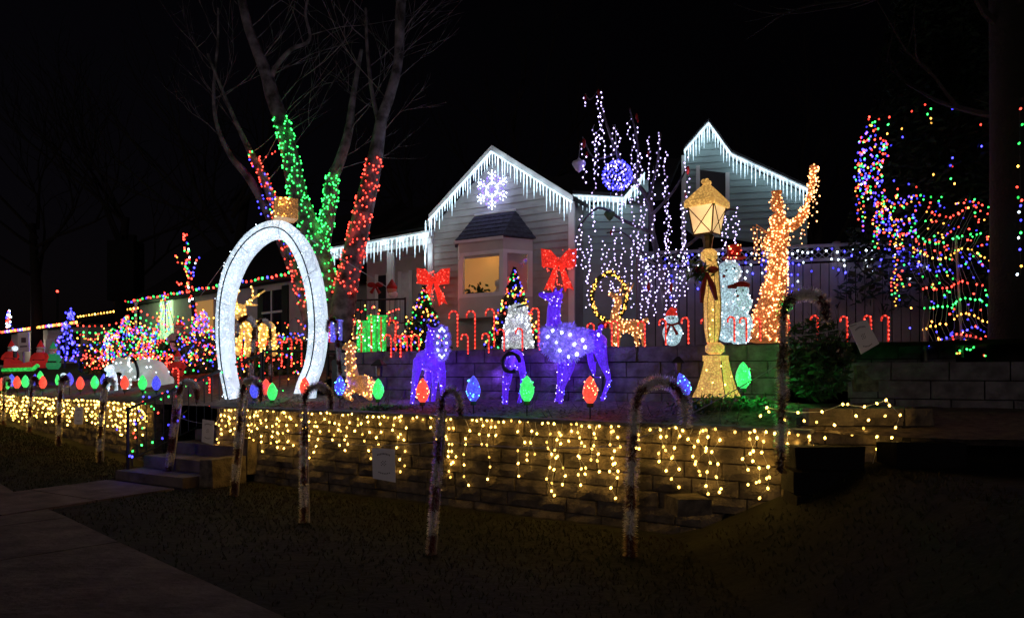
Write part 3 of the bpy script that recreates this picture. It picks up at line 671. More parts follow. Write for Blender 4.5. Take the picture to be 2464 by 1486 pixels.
# ------------------------------------------------------------------ trees
def stem(pts, Y, n=5):        # (u, v, rpx[, dy])
    ps = [P(p[0], p[1], Y + (p[3] if len(p) > 3 else 0)) for p in pts]; rs = [p[2] * Y / F for p in pts]
    return smoothline(ps, n), lerp_r(rs, n)
def on_stem(sm, v0, v1, Y, dens, k, front=True):
    out = []; ps, rs = sm
    for i in range(len(ps) - 1):
        a, b = ps[i], ps[i + 1]; L = (b - a).length; v = VH - (a.z - EYE) * F / a.y
        if not (v1 <= v <= v0): continue
        nn = dens * L; nn = int(nn) + (R.random() < nn % 1)
        t = (b - a).normalized(); u_ = t.orthogonal().normalized(); w_ = t.cross(u_)
        for _ in range(nn):
            an = R.uniform(0, 2 * math.pi); dv = u_ * math.cos(an) + w_ * math.sin(an)
            if dv.y > .35: dv = -dv
            s = R.random(); out.append((a.lerp(b, s) + dv * ((rs[i] + (rs[i + 1] - rs[i]) * s) + .015), k() if callable(k) else k))
    return out
def twigs(mb, p, d, L, r, depth, spread=.5, up=.12):
    if depth == 0 or r < .003: return
    n = 4; pts = [p]; q = p.copy(); dv = d.normalized()
    for i in range(n):
        dv = (dv + Vector((R.gauss(0, .13), R.gauss(0, .13), R.gauss(up * .3, .08)))).normalized(); q = q + dv * L / n; pts.append(q.copy())
        if i >= 1 and depth > 1 and R.random() < .75:
            nd = (dv + Vector((R.gauss(0, spread), R.gauss(0, spread), R.gauss(up, spread * .5)))).normalized()
            twigs(mb, q, nd, L * R.uniform(.5, .75), r * .55, depth - 1, spread, up)
    mb.tube(pts, [r * (1 - .15 * i) for i in range(n + 1)], 5 if r > .03 else 3, False)
    if depth > 1: twigs(mb, q, dv, L * .75, r * .5, depth - 1, spread, up)
TY = 14.6
birch = thing('birch_tree', 'many stemmed birch wrapped in green and red lights', 'tree', P(800, 850, TY))
stems = {'A': [(805, 850, 32), (800, 740, 30), (765, 600, 26), (720, 480, 23), (697, 370, 20), (680, 300, 19), (655, 230, 17), (640, 175, 15), (610, 100, 12), (592, 45, 11), (570, -60, 9)],
         'A2': [(648, 195, 9), (665, 160, 6), (700, 120, 5), (745, 95, 4), (735, 30, 3), (750, -30, 3)],
         'B': [(795, 760, 20, .1), (775, 620, 19, .1), (792, 500, 18, .1), (800, 430, 16, .1), (815, 395, 13, .1), (838, 320, 11, .1), (850, 230, 7, .1), (870, 120, 4, .1)],
         'C': [(815, 850, 34, -.2), (830, 710, 28, -.2), (858, 580, 25, -.2), (885, 460, 22, -.2), (903, 380, 18, -.2), (918, 290, 13, -.2), (938, 230, 12, -.2), (958, 150, 11, -.2), (963, 45, 12, -.2), (968, -50, 11, -.2)],
         'C2': [(912, 300, 6, -.2), (895, 220, 5, -.2), (884, 120, 4, -.2), (880, 20, 3, -.2)],
         'D': [(770, 850, 18, .2), (735, 740, 15, .2), (705, 640, 13, .2), (672, 530, 12, .2), (640, 440, 11, .2), (610, 380, 9, .2), (580, 320, 6, .2), (540, 230, 4, .2), (500, 130, 3, .2)],
         'E': [(700, 640, 11, .3), (650, 520, 12, .3), (600, 430, 10, .3), (555, 375, 7, .3), (522, 300, 5, .3), (514, 220, 4, .3), (524, 100, 3, .3), (525, 20, 2, .3)]}
SM = {k: stem(v, TY) for k, v in stems.items()}
for k in stems: part(birch, 'trunk' if k in 'ABCD' else 'limb', MB().tube(SM[k][0], SM[k][1], 10), 'bark', True)
tw = MB()
for k in ('A', 'A2', 'B', 'C', 'C2', 'D', 'E'):
    ps = SM[k][0]
    for i in range(len(ps) * 5 // 10, len(ps), 3):
        d = Vector((R.choice((-1, 1)) * R.uniform(.3, 1), R.uniform(-.5, .5), R.uniform(.4, 1)))
        twigs(tw, ps[i], d, R.uniform(.7, 1.6), .014, 3)
part(birch, 'twigs', tw, 'bark', kind='stuff')
gl = thing('green_light_wrap', 'green light string wound around the middle birch stems', 'string lights', P(790, 740, TY))
pts = on_stem(SM['A'], 760, 290, TY, 58, 'g') + on_stem(SM['B'], 600, 430, TY, 84, 'g'); R.shuffle(pts); bulbs(gl, pts, .015)
for p, _ in pts[:14]: lamp(gl, p + Vector((0, -.1, 0)), 'g', .55, .03)
rlw = thing('red_light_wrap', 'red light string wound around the leaning right birch stem', 'string lights', P(830, 740, TY))
pts = on_stem(SM['C'], 720, 380, TY, 48, 'r'); R.shuffle(pts); bulbs(rlw, pts, .015)
for p, _ in pts[:10]: lamp(rlw, p + Vector((0, -.1, 0)), 'r', .5, .03)
rl2_ = thing('red_light_wrap', 'red light string on the thin left birch stem seen through the ring', 'string lights', P(700, 640, TY))
pts = on_stem(SM['D'], 760, 375, TY, 36, lambda: R.choice('rrrrrrgb')); bulbs(rl2_, pts, .015)
pts = [(P(u, v, TY), 'r') for u, v in ((625, 377), (640, 378), (655, 370), (662, 365))] ; bulbs(rl2_, pts, .015)
for p, _ in pts[:4]: lamp(rl2_, p + Vector((0, -.1, 0)), 'r', .4, .03)
bl = thing('blue_light_wrap', 'short blue light string on the far left birch stem', 'string lights', P(640, 520, TY))
bulbs(bl, [(P(u, v, TY - .1), 'b') for u, v in ((632, 470), (620, 485), (623, 500), (628, 515), (640, 500), (655, 510), (662, 475), (634, 478), (645, 520), (650, 492))], .015)

# leafless trees far behind
for (u, v, Y, h, lb) in ((300, 780, 34, 13, 'bare dark tree rising behind the chimney at the left'), (1000, 700, 36, 14, 'bare dark tree behind the porch roof'),
                         (1260, 640, 33, 13, 'bare dark tree behind the front gable'), (1960, 640, 30, 12, 'bare dark tree behind the upper gable'), (90, 700, 38, 14, 'bare dark tree at the far left edge'),
                         (560, 760, 30, 13, 'bare dark tree behind the neighbour eave')):
    p = P(u, v, Y); p.z = 1.9; t = thing('bare_tree', lb, 'tree', p, 'bare trees in the dark background')
    tr = MB(); tr.tube([p, p + Vector((R.uniform(-.3, .3), 0, h * .3)), p + Vector((R.uniform(-.6, .6), 0, h * .55))], [.32, .26, .16], 7); part(t, 'trunk', tr, 'darkbark', True)
    cr = MB()
    for k in range(7): twigs(cr, p + Vector((0, 0, h * R.uniform(.28, .55))), Vector((R.uniform(-1, 1), R.uniform(-1, 1), R.uniform(.5, 1.3))), h * .3, .1, 4)
    part(t, 'crown', cr, 'darkbark', kind='stuff')

# weeping tree with white lights
WY = 11.3
wt = thing('weeping_tree', 'small leafless weeping tree hung with white light strands', 'tree', P(1600, 800, WY))
ws = [[(1608, 810, 11), (1600, 720, 9), (1588, 640, 8), (1570, 560, 7), (1560, 480, 6), (1500, 400, 5), (1460, 300, 3), (1440, 215, 2)],
      [(1595, 680, 6), (1620, 620, 4), (1680, 570, 4), (1740, 510, 3), (1770, 505, 2)], [(1570, 560, 5), (1500, 530, 4), (1440, 500, 3), (1390, 550, 2)],
      [(1560, 480, 4), (1580, 400, 3), (1590, 320, 2)], [(1566, 520, 4), (1620, 460, 3), (1655, 400, 2)], [(1530, 440, 4), (1535, 350, 3), (1515, 260, 2)], [(1480, 370, 3), (1430, 380, 2), (1402, 330, 2)],
      [(1590, 650, 4), (1540, 600, 3), (1500, 560, 2), (1460, 560, 2)], [(1440, 215, 1.5), (1420, 240, 1.5), (1408, 225, 1.5)]]
for i, s in enumerate(ws):
    q = stem([(a, b, c, R.uniform(-.25, .25) * (j > 0)) for j, (a, b, c) in enumerate(s)], WY, 4); part(wt, 'trunk' if i == 0 else 'branch', MB().tube(q[0], q[1], 7), 'greybark', True)
wls = thing('white_light_strands', 'lavender white light strands cascading from the weeping tree', 'string lights', P(1520, 300, WY))
cab = MB(); pts = []
SL = [(1410, 225, 262), (1440, 215, 350), (1447, 215, 300), (1430, 300, 420), (1437, 330, 430), (1452, 290, 400), (1405, 340, 440), (1430, 430, 560), (1475, 300, 430), (1487, 310, 470), (1500, 400, 500), (1515, 280, 340), (1530, 300, 470), (1520, 350, 480),
      (1540, 370, 600), (1562, 330, 430), (1572, 400, 580), (1585, 320, 430), (1600, 360, 520), (1604, 440, 600), (1550, 480, 700), (1522, 480, 640), (1400, 520, 650), (1385, 560, 650), (1420, 560, 690), (1412, 600, 680), (1450, 580, 700), (1478, 540, 720),
      (1500, 560, 680), (1465, 600, 700), (1570, 560, 720), (1558, 600, 740), (1612, 520, 770), (1600, 640, 790), (1627, 600, 740), (1640, 480, 700), (1648, 460, 640), (1655, 400, 470), (1650, 580, 720), (1742, 520, 600), (1748, 510, 620), (1774, 500, 590), (1765, 520, 620),
      (1490, 640, 760), (1520, 650, 740), (1545, 700, 790), (1575, 690, 760), (1630, 680, 750), (1415, 690, 740), (1475, 690, 740), (1537, 560, 680), (1585, 600, 700), (1650, 370, 420), (1495, 480, 560), (1560, 640, 780), (1605, 560, 700)]
for u, v0, v1 in SL:
    Yo = WY + R.uniform(-.5, .3); p = P(u, v0, Yo)
    pts += drops(wls, p, (v1 - v0) * Yo / F, .068, 'l', cab, .04)
    if R.random() < .4: pts.append((p, 'l'))
part(wls, 'cable', cab, 'whitewire'); bulbs(wls, pts, .0115)
for i in range(10):
    p = R.choice(pts)[0]; lamp(wls, p + Vector((0, -.1, 0)), (.75, .7, 1), .4, .05)
RD = {222: 'topmost of all', 235: 'just left of the topmost', 345: 'upper one on the far left branch', 372: 'lower one on the far left branch', 280: 'high on the branch above the blue ball', 370: 'right of the blue ball top', 410: 'upper one on the far right branch', 470: 'lower one on the far right branch', 690: 'left one above the trunk foot', 290: 'high on the middle branch', 560: 'under the eave at the left', 691: 'right one near the trunk foot'}
for (u, v, h) in ((1440, 222, 14), (1408, 235, 14), (1405, 345, 22), (1412, 372, 14), (1532, 280, 14), (1560, 370, 12), (1655, 410, 20), (1650, 470, 14), (1560, 690, 20), (1535, 790 - 500, 10), (1470, 560, 12), (1615, 691, 20)):
    o = thing('red_drop', 'dark red drop ornament on the weeping tree, ' + RD[v], 'ornament', P(u, v, WY - .3), 'red drops on the weeping tree')
    part(o, 'drop', MB().ball(P(u, v, WY - .3), h * .35 * WY / F, 2, (.6, .6, 1.6)), 'redcloth', True)
# blue sphere
sp = thing('light_sphere', 'glowing blue ball of lights hanging in the weeping tree', 'light ball', P(1485, 422, 11.1))
c = P(1485, 422, 11.1); rr = 36 * 11.1 / F; pts = []
fm = MB()
for k in range(6):
    a = k * math.pi / 6; fm.tube([c + Vector((math.cos(a) * math.cos(t) * rr, math.sin(a) * math.cos(t) * rr, math.sin(t) * rr)) for t in fr(0, 2 * math.pi, 18)], .004, 3, False)
for i in range(150):
    z = 1 - 2 * (i + .5) / 150; a = i * 2.399; s = math.sqrt(1 - z * z); pts.append((c + Vector((math.cos(a) * s, math.sin(a) * s, z)) * rr * R.uniform(.9, 1.02), 'b' if R.random() < .8 else 'l'))
part(sp, 'frame', fm, 'wire'); part(sp, 'hanging_cord', MB().tube([c + Vector((0, 0, rr)), P(1480, 300, 11.1)], .004, 3), 'cord'); bulbs(sp, pts, .0145); lamp(sp, c, (.2, .15, 1), 5, .2)
for (u, v, lb, r, m) in ((1393, 395, 'pale ribbed ornament hanging left of the blue light ball', 17, 'whitecloth'), (1467, 515, 'small dark green glass ornament under the blue light ball', 14, 'leaf')):
    c = P(u, v, 11.4); k = 11.4 / F; o = thing('hanging_ornament', lb, 'ornament', c)
    part(o, 'bauble', MB().lathe(c, [(.002, -r * k * 1.2), (r * k * .5, -r * k * .8), (r * k, -.0), (r * k * .9, r * k * .35), (r * k * .3, r * k * .6), (.01, r * k * .9)], 12), m, True)
    part(o, 'cord', MB().tube([c + Vector((0, 0, r * k * .9)), c + Vector((.02, 0, .35))], .004, 3), 'cord')

# golden wrapped tree
GY = 9.7
gt = thing('lit_angel', 'tall amber lit figure in a flaring robe with one arm raised', 'lit figure', P(1850, 820, GY))
gs = [('robe', [(1842, 824, 54), (1850, 775, 43), (1860, 720, 31), (1868, 660, 24), (1873, 600, 18)]), ('torso', [(1873, 600, 18), (1875, 560, 23), (1873, 530, 20), (1870, 512, 10)]), ('head', [(1870, 508, 10), (1870, 498, 15), (1869, 486, 14), (1868, 474, 8)]),
      ('arm', [(1882, 545, 12), (1905, 545, 12), (1925, 525, 12), (1940, 500, 9)]), ('trumpet', [(1925, 520, 6), (1945, 480, 5), (1953, 440, 7), (1958, 400, 10)]), ('arm', [(1862, 555, 11), (1845, 585, 8), (1838, 600, 6)])]
pts = []
for i, (nm, s_) in enumerate(gs):
    q = stem(s_, GY, 5); part(gt, nm, MB().tube(q[0], q[1], 14), 'copperbark', True)
    pts += on_stem(q, 900, 0, GY, (250, 170, 60, 100, 90, 80)[i], 'o')
wg = MB(); cab = MB()
for k, (u, v) in enumerate(((1812, 545), (1820, 540), (1830, 548), (1838, 556), (1846, 566))):
    wg.tube([P(1862, 570, GY), P(u, v, GY - .05), P(u + 4, v + 60, GY - .05)], .006, 4)
part(gt, 'wing', wg, 'copperbark')
part(gt, 'crown', MB().lathe(P(1869, 474, GY), [(.05, 0), (.075, .07), (.07, .08)], 10), 'copperbark')
gw = thing('amber_light_wrap', 'amber bulbs covering the robed figure at the fence', 'string lights', P(1850, 820, GY))
for u, v0, v1 in ((1812, 540, 610), (1820, 545, 630), (1830, 550, 640), (1838, 560, 625), (1846, 570, 620), (1857, 456, 500), (1882, 456, 500), (1890, 490, 560), (1960, 395, 530), (1967, 415, 500), (1950, 400, 470), (1940, 520, 570), (1925, 540, 585), (1905, 560, 600)): pts += drops(gw, P(u, v0, GY - .12), (v1 - v0) * GY / F, .062, 'o', cab, .035)
part(gw, 'drop_wires', cab, 'wire', kind='stuff'); R.shuffle(pts); bulbs(gw, pts, .0105)
for p, _ in pts[:12]: lamp(gw, p + Vector((0, -.12, 0)), 'o', .5, .04)

# conifer clumps
def leaves(mb, n, cf, size):
    for _ in range(n):
        c = cf(); s = size * R.uniform(.6, 1.4); d = Vector((R.gauss(0, 1), R.gauss(0, 1), R.gauss(0, 1))).normalized(); e = d.orthogonal().normalized()
        mb.add([c - d * s, c + e * s * .45, c + d * s, c - e * s * .45], [(0, 1, 2, 3)])
def conifer(label, u, v0, v1, wpx, Y, n, size=.05, lights=0, group=None, cols='rgbyy', ind=True, br=.014, name='potted_christmas_tree', pot=True, cat='christmas tree'):
    base = P(u, v1, Y); top = P(u, v0, Y); H = top.z - base.z; Rr = wpx / 2 * Y / F
    t = thing(name, label, cat, base, group)
    part(t, 'trunk', MB().tube([base, top], [.03 + H * .01, .006], 6), 'darkbark')
    def cf():
        h = R.random() ** 1.3; a = R.uniform(0, 2 * math.pi); tier = .72 + .28 * (1 - (h * 7 % 1)); r = Rr * (1 - h * .97) * tier * math.sqrt(R.uniform(.15, 1)); return base + Vector((math.cos(a) * r, math.sin(a) * r, H * (.08 + h * .92)))
    m = MB(); leaves(m, n, cf, size); part(t, 'foliage', m, 'needle', kind='stuff')
    pts = []
    for i in range(lights):
        h = R.random() ** 1.2; a = R.uniform(math.pi, 2 * math.pi); r = Rr * (1 - h * .97) * R.uniform(.85, 1.05); pts.append((base + Vector((math.cos(a) * r, math.sin(a) * r, H * (.06 + h * .92))), R.choice(cols)))
    if lights:
        bulbs(t, pts, br, ind)
        for p, k in pts[:5]: lamp(t, p + Vector((0, -.05, 0)), k, .18, .03)
    return t, base, H, Rr
conifer('potted christmas tree with coloured bulbs left of the bay window', 1020, 690, 850, 140, 12.3, 2600, .035, 130)
conifer('taller christmas tree with coloured bulbs right of the bay window', 1238, 645, 850, 150, 12.0, 3200, .035, 150)
bigc = thing('conifer_tree', 'huge dark evergreen strung with sparse coloured bulbs at the right', 'tree', P(2260, 830, 11))
part(bigc, 'trunk', MB().tube([P(2330, 860, 11.6), P(2300, 400, 11.4), P(2290, -60, 11.2)], [.2, .14, .05], 8), 'darkbark')
def cf2():
    v = R.uniform(-120, 720) ; h = (v + 120) / 840; r = (80 + 170 * h ** .8) * math.sqrt(R.random()); a = R.uniform(0, 2 * math.pi)
    return P(2275 + math.cos(a) * r, v + R.uniform(-20, 40) * abs(math.cos(a)), 11.3) + Vector((0, math.sin(a) * r * 11 / F, 0))
m = MB(); leaves(m, 16000, cf2, .075); part(bigc, 'foliage', m, 'needle', kind='stuff')
bt = thing('tree_trunk', 'massive dark tree trunk at the right edge', 'tree', P(2430, 900, 8.6))
part(bt, 'trunk', MB().tube(smoothline([P(2440, 905, 8.6), P(2432, 840, 8.6), P(2428, 600, 8.6), P(2425, 200, 8.6), P(2420, -150, 8.6)], 5), lerp_r([.32, .24, .2, .19, .18], 5), 14), 'darkbark', True)
m = MB(); 
for _ in range(14): twigs(m, P(2425, R.uniform(-100, 300), 8.6), Vector((R.uniform(-1, 1), R.uniform(-1, 1), R.uniform(-.2, .6))), 1.6, .05, 3)
part(bt, 'limbs', m, 'darkbark', kind='stuff')
# coloured lights in the conifer
cl = thing('coloured_light_strands', 'red green blue and gold strands draped in the dark evergreen', 'string lights', P(2100, 300, 10.2))
pts = []; cab = MB()
for (u, v, k) in ((2226, 252, 'r'), (2194, 268, 'r'), (2240, 262, 'g'), (2232, 275, 'g'), (2240, 285, 'y'), (2241, 296, 'y'), (2140, 282, 'r'), (2115, 287, 'r'), (2170, 310, 'y'), (2172, 330, 'b'), (2132, 345, 'b'), (2144, 350, 'b'), (2135, 322, 'y'), (2137, 300, 'g'), (2113, 310, 'g'), (2290, 242, 'g'), (2292, 262, 'b'), (2308, 260, 'g'), (2292, 380, 'b'), (2287, 398, 'b'), (2292, 400, 'r'),
                  (2246, 420, 'y'), (2288, 430, 'g'), (2297, 442, 'y'), (2362, 352, 'b'), (2360, 300, 'r'), (2187, 443, 'b'), (2151, 435, 'b'), (2160, 455, 'r'), (2205, 450, 'r'), (2215, 470, 'g'), (2240, 474, 'g'), (2160, 470, 'g'), (2124, 472, 'g'), (2262, 495, 'b'), (2345, 480, 'g'), (2130, 498, 'y'), (2175, 540, 'b'), (2300, 490, 'y'), (2130, 370, 'r'), (2125, 385, 'r'), (2137, 375, 'r'), (2323, 480, 'r'), (2330, 500, 'y')): pts.append((P(u, v, 10.2), k))
def cluster(u0, u1, v0, v1, n, cols, Y):
    for _ in range(n): pts.append((P(R.uniform(u0, u1), R.uniform(v0, v1), Y + R.uniform(-.3, .3)), R.choice(cols)))
for i in range(26):
    t = i / 25
    for k in range(4 if 6 < i < 22 else 2): pts.append((P(2092 + 26 * math.sin(t * 5) * .4 + R.uniform(-30, 32) * (.35 + .65 * min(1, t * 3)) * (1 if t < .85 else .5), 285 + t * 190 + R.uniform(-5, 5), 10 + R.uniform(-.2, .2)), 'rgybrpb'[int(t * 26) % 7] if R.random() < .6 else R.choice('rgbbpw')))
cluster(2100, 2210, 470, 570, 110, 'rgbybrbp', 10.1); cluster(2055, 2135, 330, 470, 70, 'rgbpbr', 10.0); cluster(2190, 2390, 470, 640, 110, 'rgbyrb', 9.6); cluster(2240, 2390, 640, 860, 50, 'rgbypb', 9.4)
for (u, v0, v1) in ((2063, 400, 530), (2072, 380, 560), (2080, 460, 545), (2105, 470, 600), (2112, 480, 610), (2122, 470, 560), (2145, 500, 590), (2155, 520, 725), (2160, 560, 735), (2148, 600, 720), (2170, 520, 700)): pts += drops(cl, P(u, v0, 10), (v1 - v0) * 10 / F, .07, lambda: R.choice('rgbyyrbp'), cab, .03)
part(cl, 'cable', cab, 'wire'); bulbs(cl, pts, .013)
for p, k in pts[40:200:16]: lamp(cl, p + Vector((0, -.1, 0)), k, .35, .05)
# curtain of colour rows
cu = thing('light_curtain', 'curtain of red, green, gold and blue bulb rows on vertical wires', 'light curtain', P(2315, 860, 9))
rows = [([(2230, 490), (2245, 512), (2280, 522), (2310, 510), (2340, 495), (2370, 480)], 'r'), ([(2190, 555), (2215, 570), (2245, 585), (2290, 578), (2320, 565), (2370, 560)], 'g'), ([(2195, 595), (2225, 612), (2260, 625), (2300, 605), (2335, 600), (2385, 630)], 'y'),
        ([(2185, 632), (2220, 640), (2260, 652), (2310, 640), (2340, 625), (2390, 660)], 'b'), ([(2220, 694), (2260, 694), (2290, 690), (2310, 678), (2365, 684)], 'r'), ([(2225, 742), (2260, 738), (2290, 734), (2318, 718), (2360, 722), (2382, 736)], 'g'),
        ([(2220, 792), (2260, 780), (2280, 778), (2310, 756), (2350, 762), (2388, 780)], 'y'), ([(2235, 832), (2260, 820), (2295, 800), (2340, 790), (2395, 798)], 'b'), ([(2285, 818), (2300, 805), (2340, 808), (2380, 826), (2395, 826)], 'r'), ([(2270, 860), (2290, 850), (2330, 840), (2345, 832)], 'g')]
pts = []; tops = []
for line, k in rows:
    pl_ = smoothline([P(u, v, 9.0) for u, v in line], 5); q = [w_ for w_ in poly_pts(pl_, .06, .014) if R.random() < .88]; tops.append(q); pts += [(p, k) for p in q]
    pts += [(p + Vector((0, .3, R.uniform(-.05, .1))), R.choice('rgby')) for p in q[::5]]
cab = MB()
for a, b in zip(tops, tops[1:]):
    for i in range(0, min(len(a), len(b)), 1): cab.tube([a[i], a[i].lerp(b[i], .5) + Vector((R.uniform(-.02, .02), 0, -.02)), b[i]], .0022, 3, False)
part(cu, 'wires', cab, 'whitewire'); part(cu, 'pole', MB().tube([P(2316, 860, 9.05), P(2300, 570, 9.05)], .016, 6), 'fencewood'); part(cu, 'pole', MB().tube([P(2228, 868, 8.9), P(2224, 788, 8.9)], .018, 6), 'stake')
bulbs(cu, pts, .0115)
for p, k in pts[::14]: lamp(cu, p + Vector((0, -.06, 0)), k, .16, .03)
er = thing('coloured_light_strand', 'vertical strand of coloured bulbs at the far right edge', 'string lights', P(2458, 300, 8))
bulbs(er, [(P(2452 + R.uniform(-6, 10), v, 8.2), R.choice('rgbyw')) for v in (262, 300, 345, 400, 450, 475, 482, 495, 510, 530, 560, 572, 600, 640, 660)], .013)
part(er, 'cable', MB().tube([P(2454, 255, 8.2), P(2456, 660, 8.2)], .003, 3), 'wire')
# ridge shrub lit green
sh = thing('leafy_shrub', 'leafy shrub catching green light right of the green bulb', 'shrub', P(1975, 960, 7.6))
def cf3():
    a = R.uniform(0, 6.28); r = math.sqrt(R.random()); return P(1965 + 90 * r * math.cos(a), 865 + 100 * r * math.sin(a), 7.5 + R.uniform(-.35, .35))
m = MB(); leaves(m, 1000, cf3, .042); part(sh, 'foliage', m, 'leaf', kind='stuff')
m = MB()
for _ in range(9): twigs(m, P(1970 + R.uniform(-20, 20), 965, 7.6), Vector((R.uniform(-.7, .7), R.uniform(-.3, .3), 1)), .45, .012, 3)
part(sh, 'stems', m, 'darkbark', kind='stuff')
gb = thing('evergreen_boughs', 'green evergreen boughs around the foot of the gold lamp post', 'greenery', P(1750, 985, 7.8))
m = MB(); leaves(m, 5000, lambda: P(R.gauss(1755, 48), R.gauss(985, 12), 7.6 + R.uniform(-.35, .5)), .03); part(gb, 'needles', m, 'leaf', kind='stuff')
gb = thing('evergreen_boughs', 'green boughs lying in the bed beside the warm lying deer', 'greenery', P(920, 985, 9.5))
m = MB(); leaves(m, 900, lambda: P(R.gauss(930, 25), R.gauss(985, 5), 9.3 + R.uniform(-.2, .2)), .03); part(gb, 'needles', m, 'leaf', kind='stuff')
m = MB()
def bedpt():
    x = R.uniform(-4.3, 2.7); y = w1(x) + R.uniform(.15, 1.2); return Vector((x, y, bed_z(x, y) + R.uniform(0, .05)))
for _ in range(5000):
    p = bedpt(); a = R.uniform(0, 3.14); s_ = R.uniform(.012, .026); dx = Vector((math.cos(a), math.sin(a), R.uniform(-.3, .3))) * s_; dy = Vector((-math.sin(a), math.cos(a), R.uniform(-.3, .3))) * s_ * .6
    m.add([p - dx, p + dy, p + dx, p - dy], [(0, 1, 2, 3)])
mat('dryleaf', (.22, .15, .09), .9, var=.6, scale=9); o = link('leaf_litter', m.mesh('leaf_litter', MATS['dryleaf'])); o['kind'] = 'stuff'; o['label'] = 'dry leaves and ivy scattered over the garden bed'; o['category'] = 'ground cover'
m = MB()
for _ in range(160):
    p = bedpt(); twigs(m, p, Vector((R.uniform(-1, 1), R.uniform(-1, 1), R.uniform(.1, 1.2))), R.uniform(.1, .35), .004, 2)
o = link('dry_twigs', m.mesh('dry_twigs', MATS['bark'])); o['kind'] = 'stuff'; o['label'] = 'dry twigs and stalks sticking up from the garden bed'; o['category'] = 'twigs'
m = MB()
for _ in range(30000):
    x = R.uniform(-13, 3.2); y = w1(x) - .2 - abs(R.gauss(0, 2.2))
    if y < 3.2: continue
    if (Vector((x, y, 0)) - sx0).dot(sn) > -.02: continue
    if abs((Vector((x, y, 0)) - st0).dot(E)) < .8 and (Vector((x, y, 0)) - st0).dot(sdir) > -2.1: continue
    z = lawn_z(x, y); h = R.uniform(.015, .04); a = R.uniform(0, 3.14); w_ = .004 + y * .0006
    m.add([(x - math.cos(a) * w_, y - math.sin(a) * w_, z - .01), (x + math.cos(a) * w_, y + math.sin(a) * w_, z - .01), (x + R.uniform(-.03, .03), y + R.uniform(-.03, .03), z + h)], [(0, 1, 2)])
o = link('grass_blades', m.mesh('grass_blades', MATS['blade'])); o['kind'] = 'stuff'; o['label'] = 'short winter grass blades on the front lawn'; o['category'] = 'grass'

# ------------------------------------------------------------------ figures
def figure(name, label, cat, Y, chains, m, bk=None, nb=0, br=.009, vox=.013, group=None, lampk=None, le=0, base=None, wire=None):
    k = Y / F; us = [c[0] for ch in chains for c in ch]; vs_ = [c[1] for ch in chains for c in ch]
    root = thing(name, label, cat, P(sum(us) / len(us), max(vs_), Y), group)
    mb = MB(); area = []; total = 0; surf = []
    for ch in chains:
        ps = [P(c[0], c[1], Y + (c[2] if len(c) > 2 else 0)) for c in ch]; ps = [Vector((p.x * Y / p.y, p.y, EYE + (p.z - EYE) * Y / p.y)) for p in ps]; rs = [c[3] * k for c in ch]
        sp_ = smoothline(ps, 4) if len(ps) > 1 else ps; rr_ = lerp_r(rs, 4) if len(ps) > 1 else rs
        if len(ps) > 1: mb.tube(sp_, rr_, 12); mb.ball(sp_[0], rr_[0] * .98, 2); mb.ball(sp_[-1], rr_[-1] * .98, 2)
        else: mb.ball(sp_[0], rr_[0], 3)
        surf.append((sp_, rr_))
    b = part(root, 'body', mb, m, True)
    md = b.modifiers.new('Remesh', 'REMESH'); md.mode = 'VOXEL'; md.voxel_size = vox; md.use_smooth_shade = True
    if nb:
        w = [sum((a - c).length for a, c in zip(s, s[1:])) * (sum(r) / len(r)) + r[0] ** 2 for s, r in surf]; pts = []
        for (s, r), wi in zip(surf, w):
            for _ in range(max(1, round(nb * wi / sum(w)))):
                if len(s) > 1:
                    i = R.randrange(len(s) - 1); t = R.random(); c = s[i].lerp(s[i + 1], t); rr = r[i] + (r[i + 1] - r[i]) * t; ax = (s[i + 1] - s[i]).normalized()
                else: c = s[0]; rr = r[0]; ax = Vector((R.gauss(0, 1), R.gauss(0, 1), R.gauss(0, 1))).normalized()
                o = ax.orthogonal().normalized(); q = ax.cross(o); an = R.uniform(0, 6.28); d = o * math.cos(an) + q * math.sin(an)
                if d.y > .3: d = -d
                pts.append((c + d * (rr + .004), bk if len(bk) == 1 else R.choice(bk)))
        bulbs(root, pts, br)
    if lampk:
        s, r = surf[0]; lamp(root, s[len(s) // 2] + Vector((0, -r[0] - .3, .0)), lampk, le * .6, .15)
        if m == 'purple': lamp(root, s[len(s) // 2] + Vector((-.25, .3, -.25)), lampk, le * 1.3, .15)
    return root, b
PC = (.2, .06, 1)
d1, _ = figure('lit_deer', 'tallest purple lit deer with raised head and white garland', 'lit deer', 9.3,
       [[(1338, 815, 0, 27), (1380, 822, 0, 30), (1420, 818, 0, 27), (1442, 822, 0, 20)], [(1335, 805, 0, 22), (1332, 765, 0, 17), (1334, 735, 0, 16), (1338, 716, 0, 14)], [(1343, 712, 0, 13), (1322, 714, 0, 10), (1301, 708, 0, 6)],
        [(1345, 706, -.05, 4), (1352, 695, -.05, 2.5)], [(1337, 704, .05, 4), (1338, 692, .05, 2.5)],
        [(1372, 840, -.1, 17), (1368, 885, -.1, 12), (1352, 930, -.1, 7), (1347, 976, -.1, 5)], [(1358, 840, .12, 14), (1352, 890, .12, 10), (1347, 935, .12, 6), (1341, 970, .12, 5)],
        [(1440, 835, -.1, 19), (1450, 875, -.1, 11), (1462, 912, -.1, 6), (1452, 945, -.1, 5), (1442, 975, -.1, 4)], [(1425, 840, .12, 16), (1430, 885, .12, 9), (1443, 915, .12, 5), (1435, 945, .12, 4.5), (1428, 970, .12, 4)],
        [(1438, 808, 0, 5), (1447, 785, 0, 6)]], 'purple', 'bpl', 170, .0065, lampk=PC, le=16)
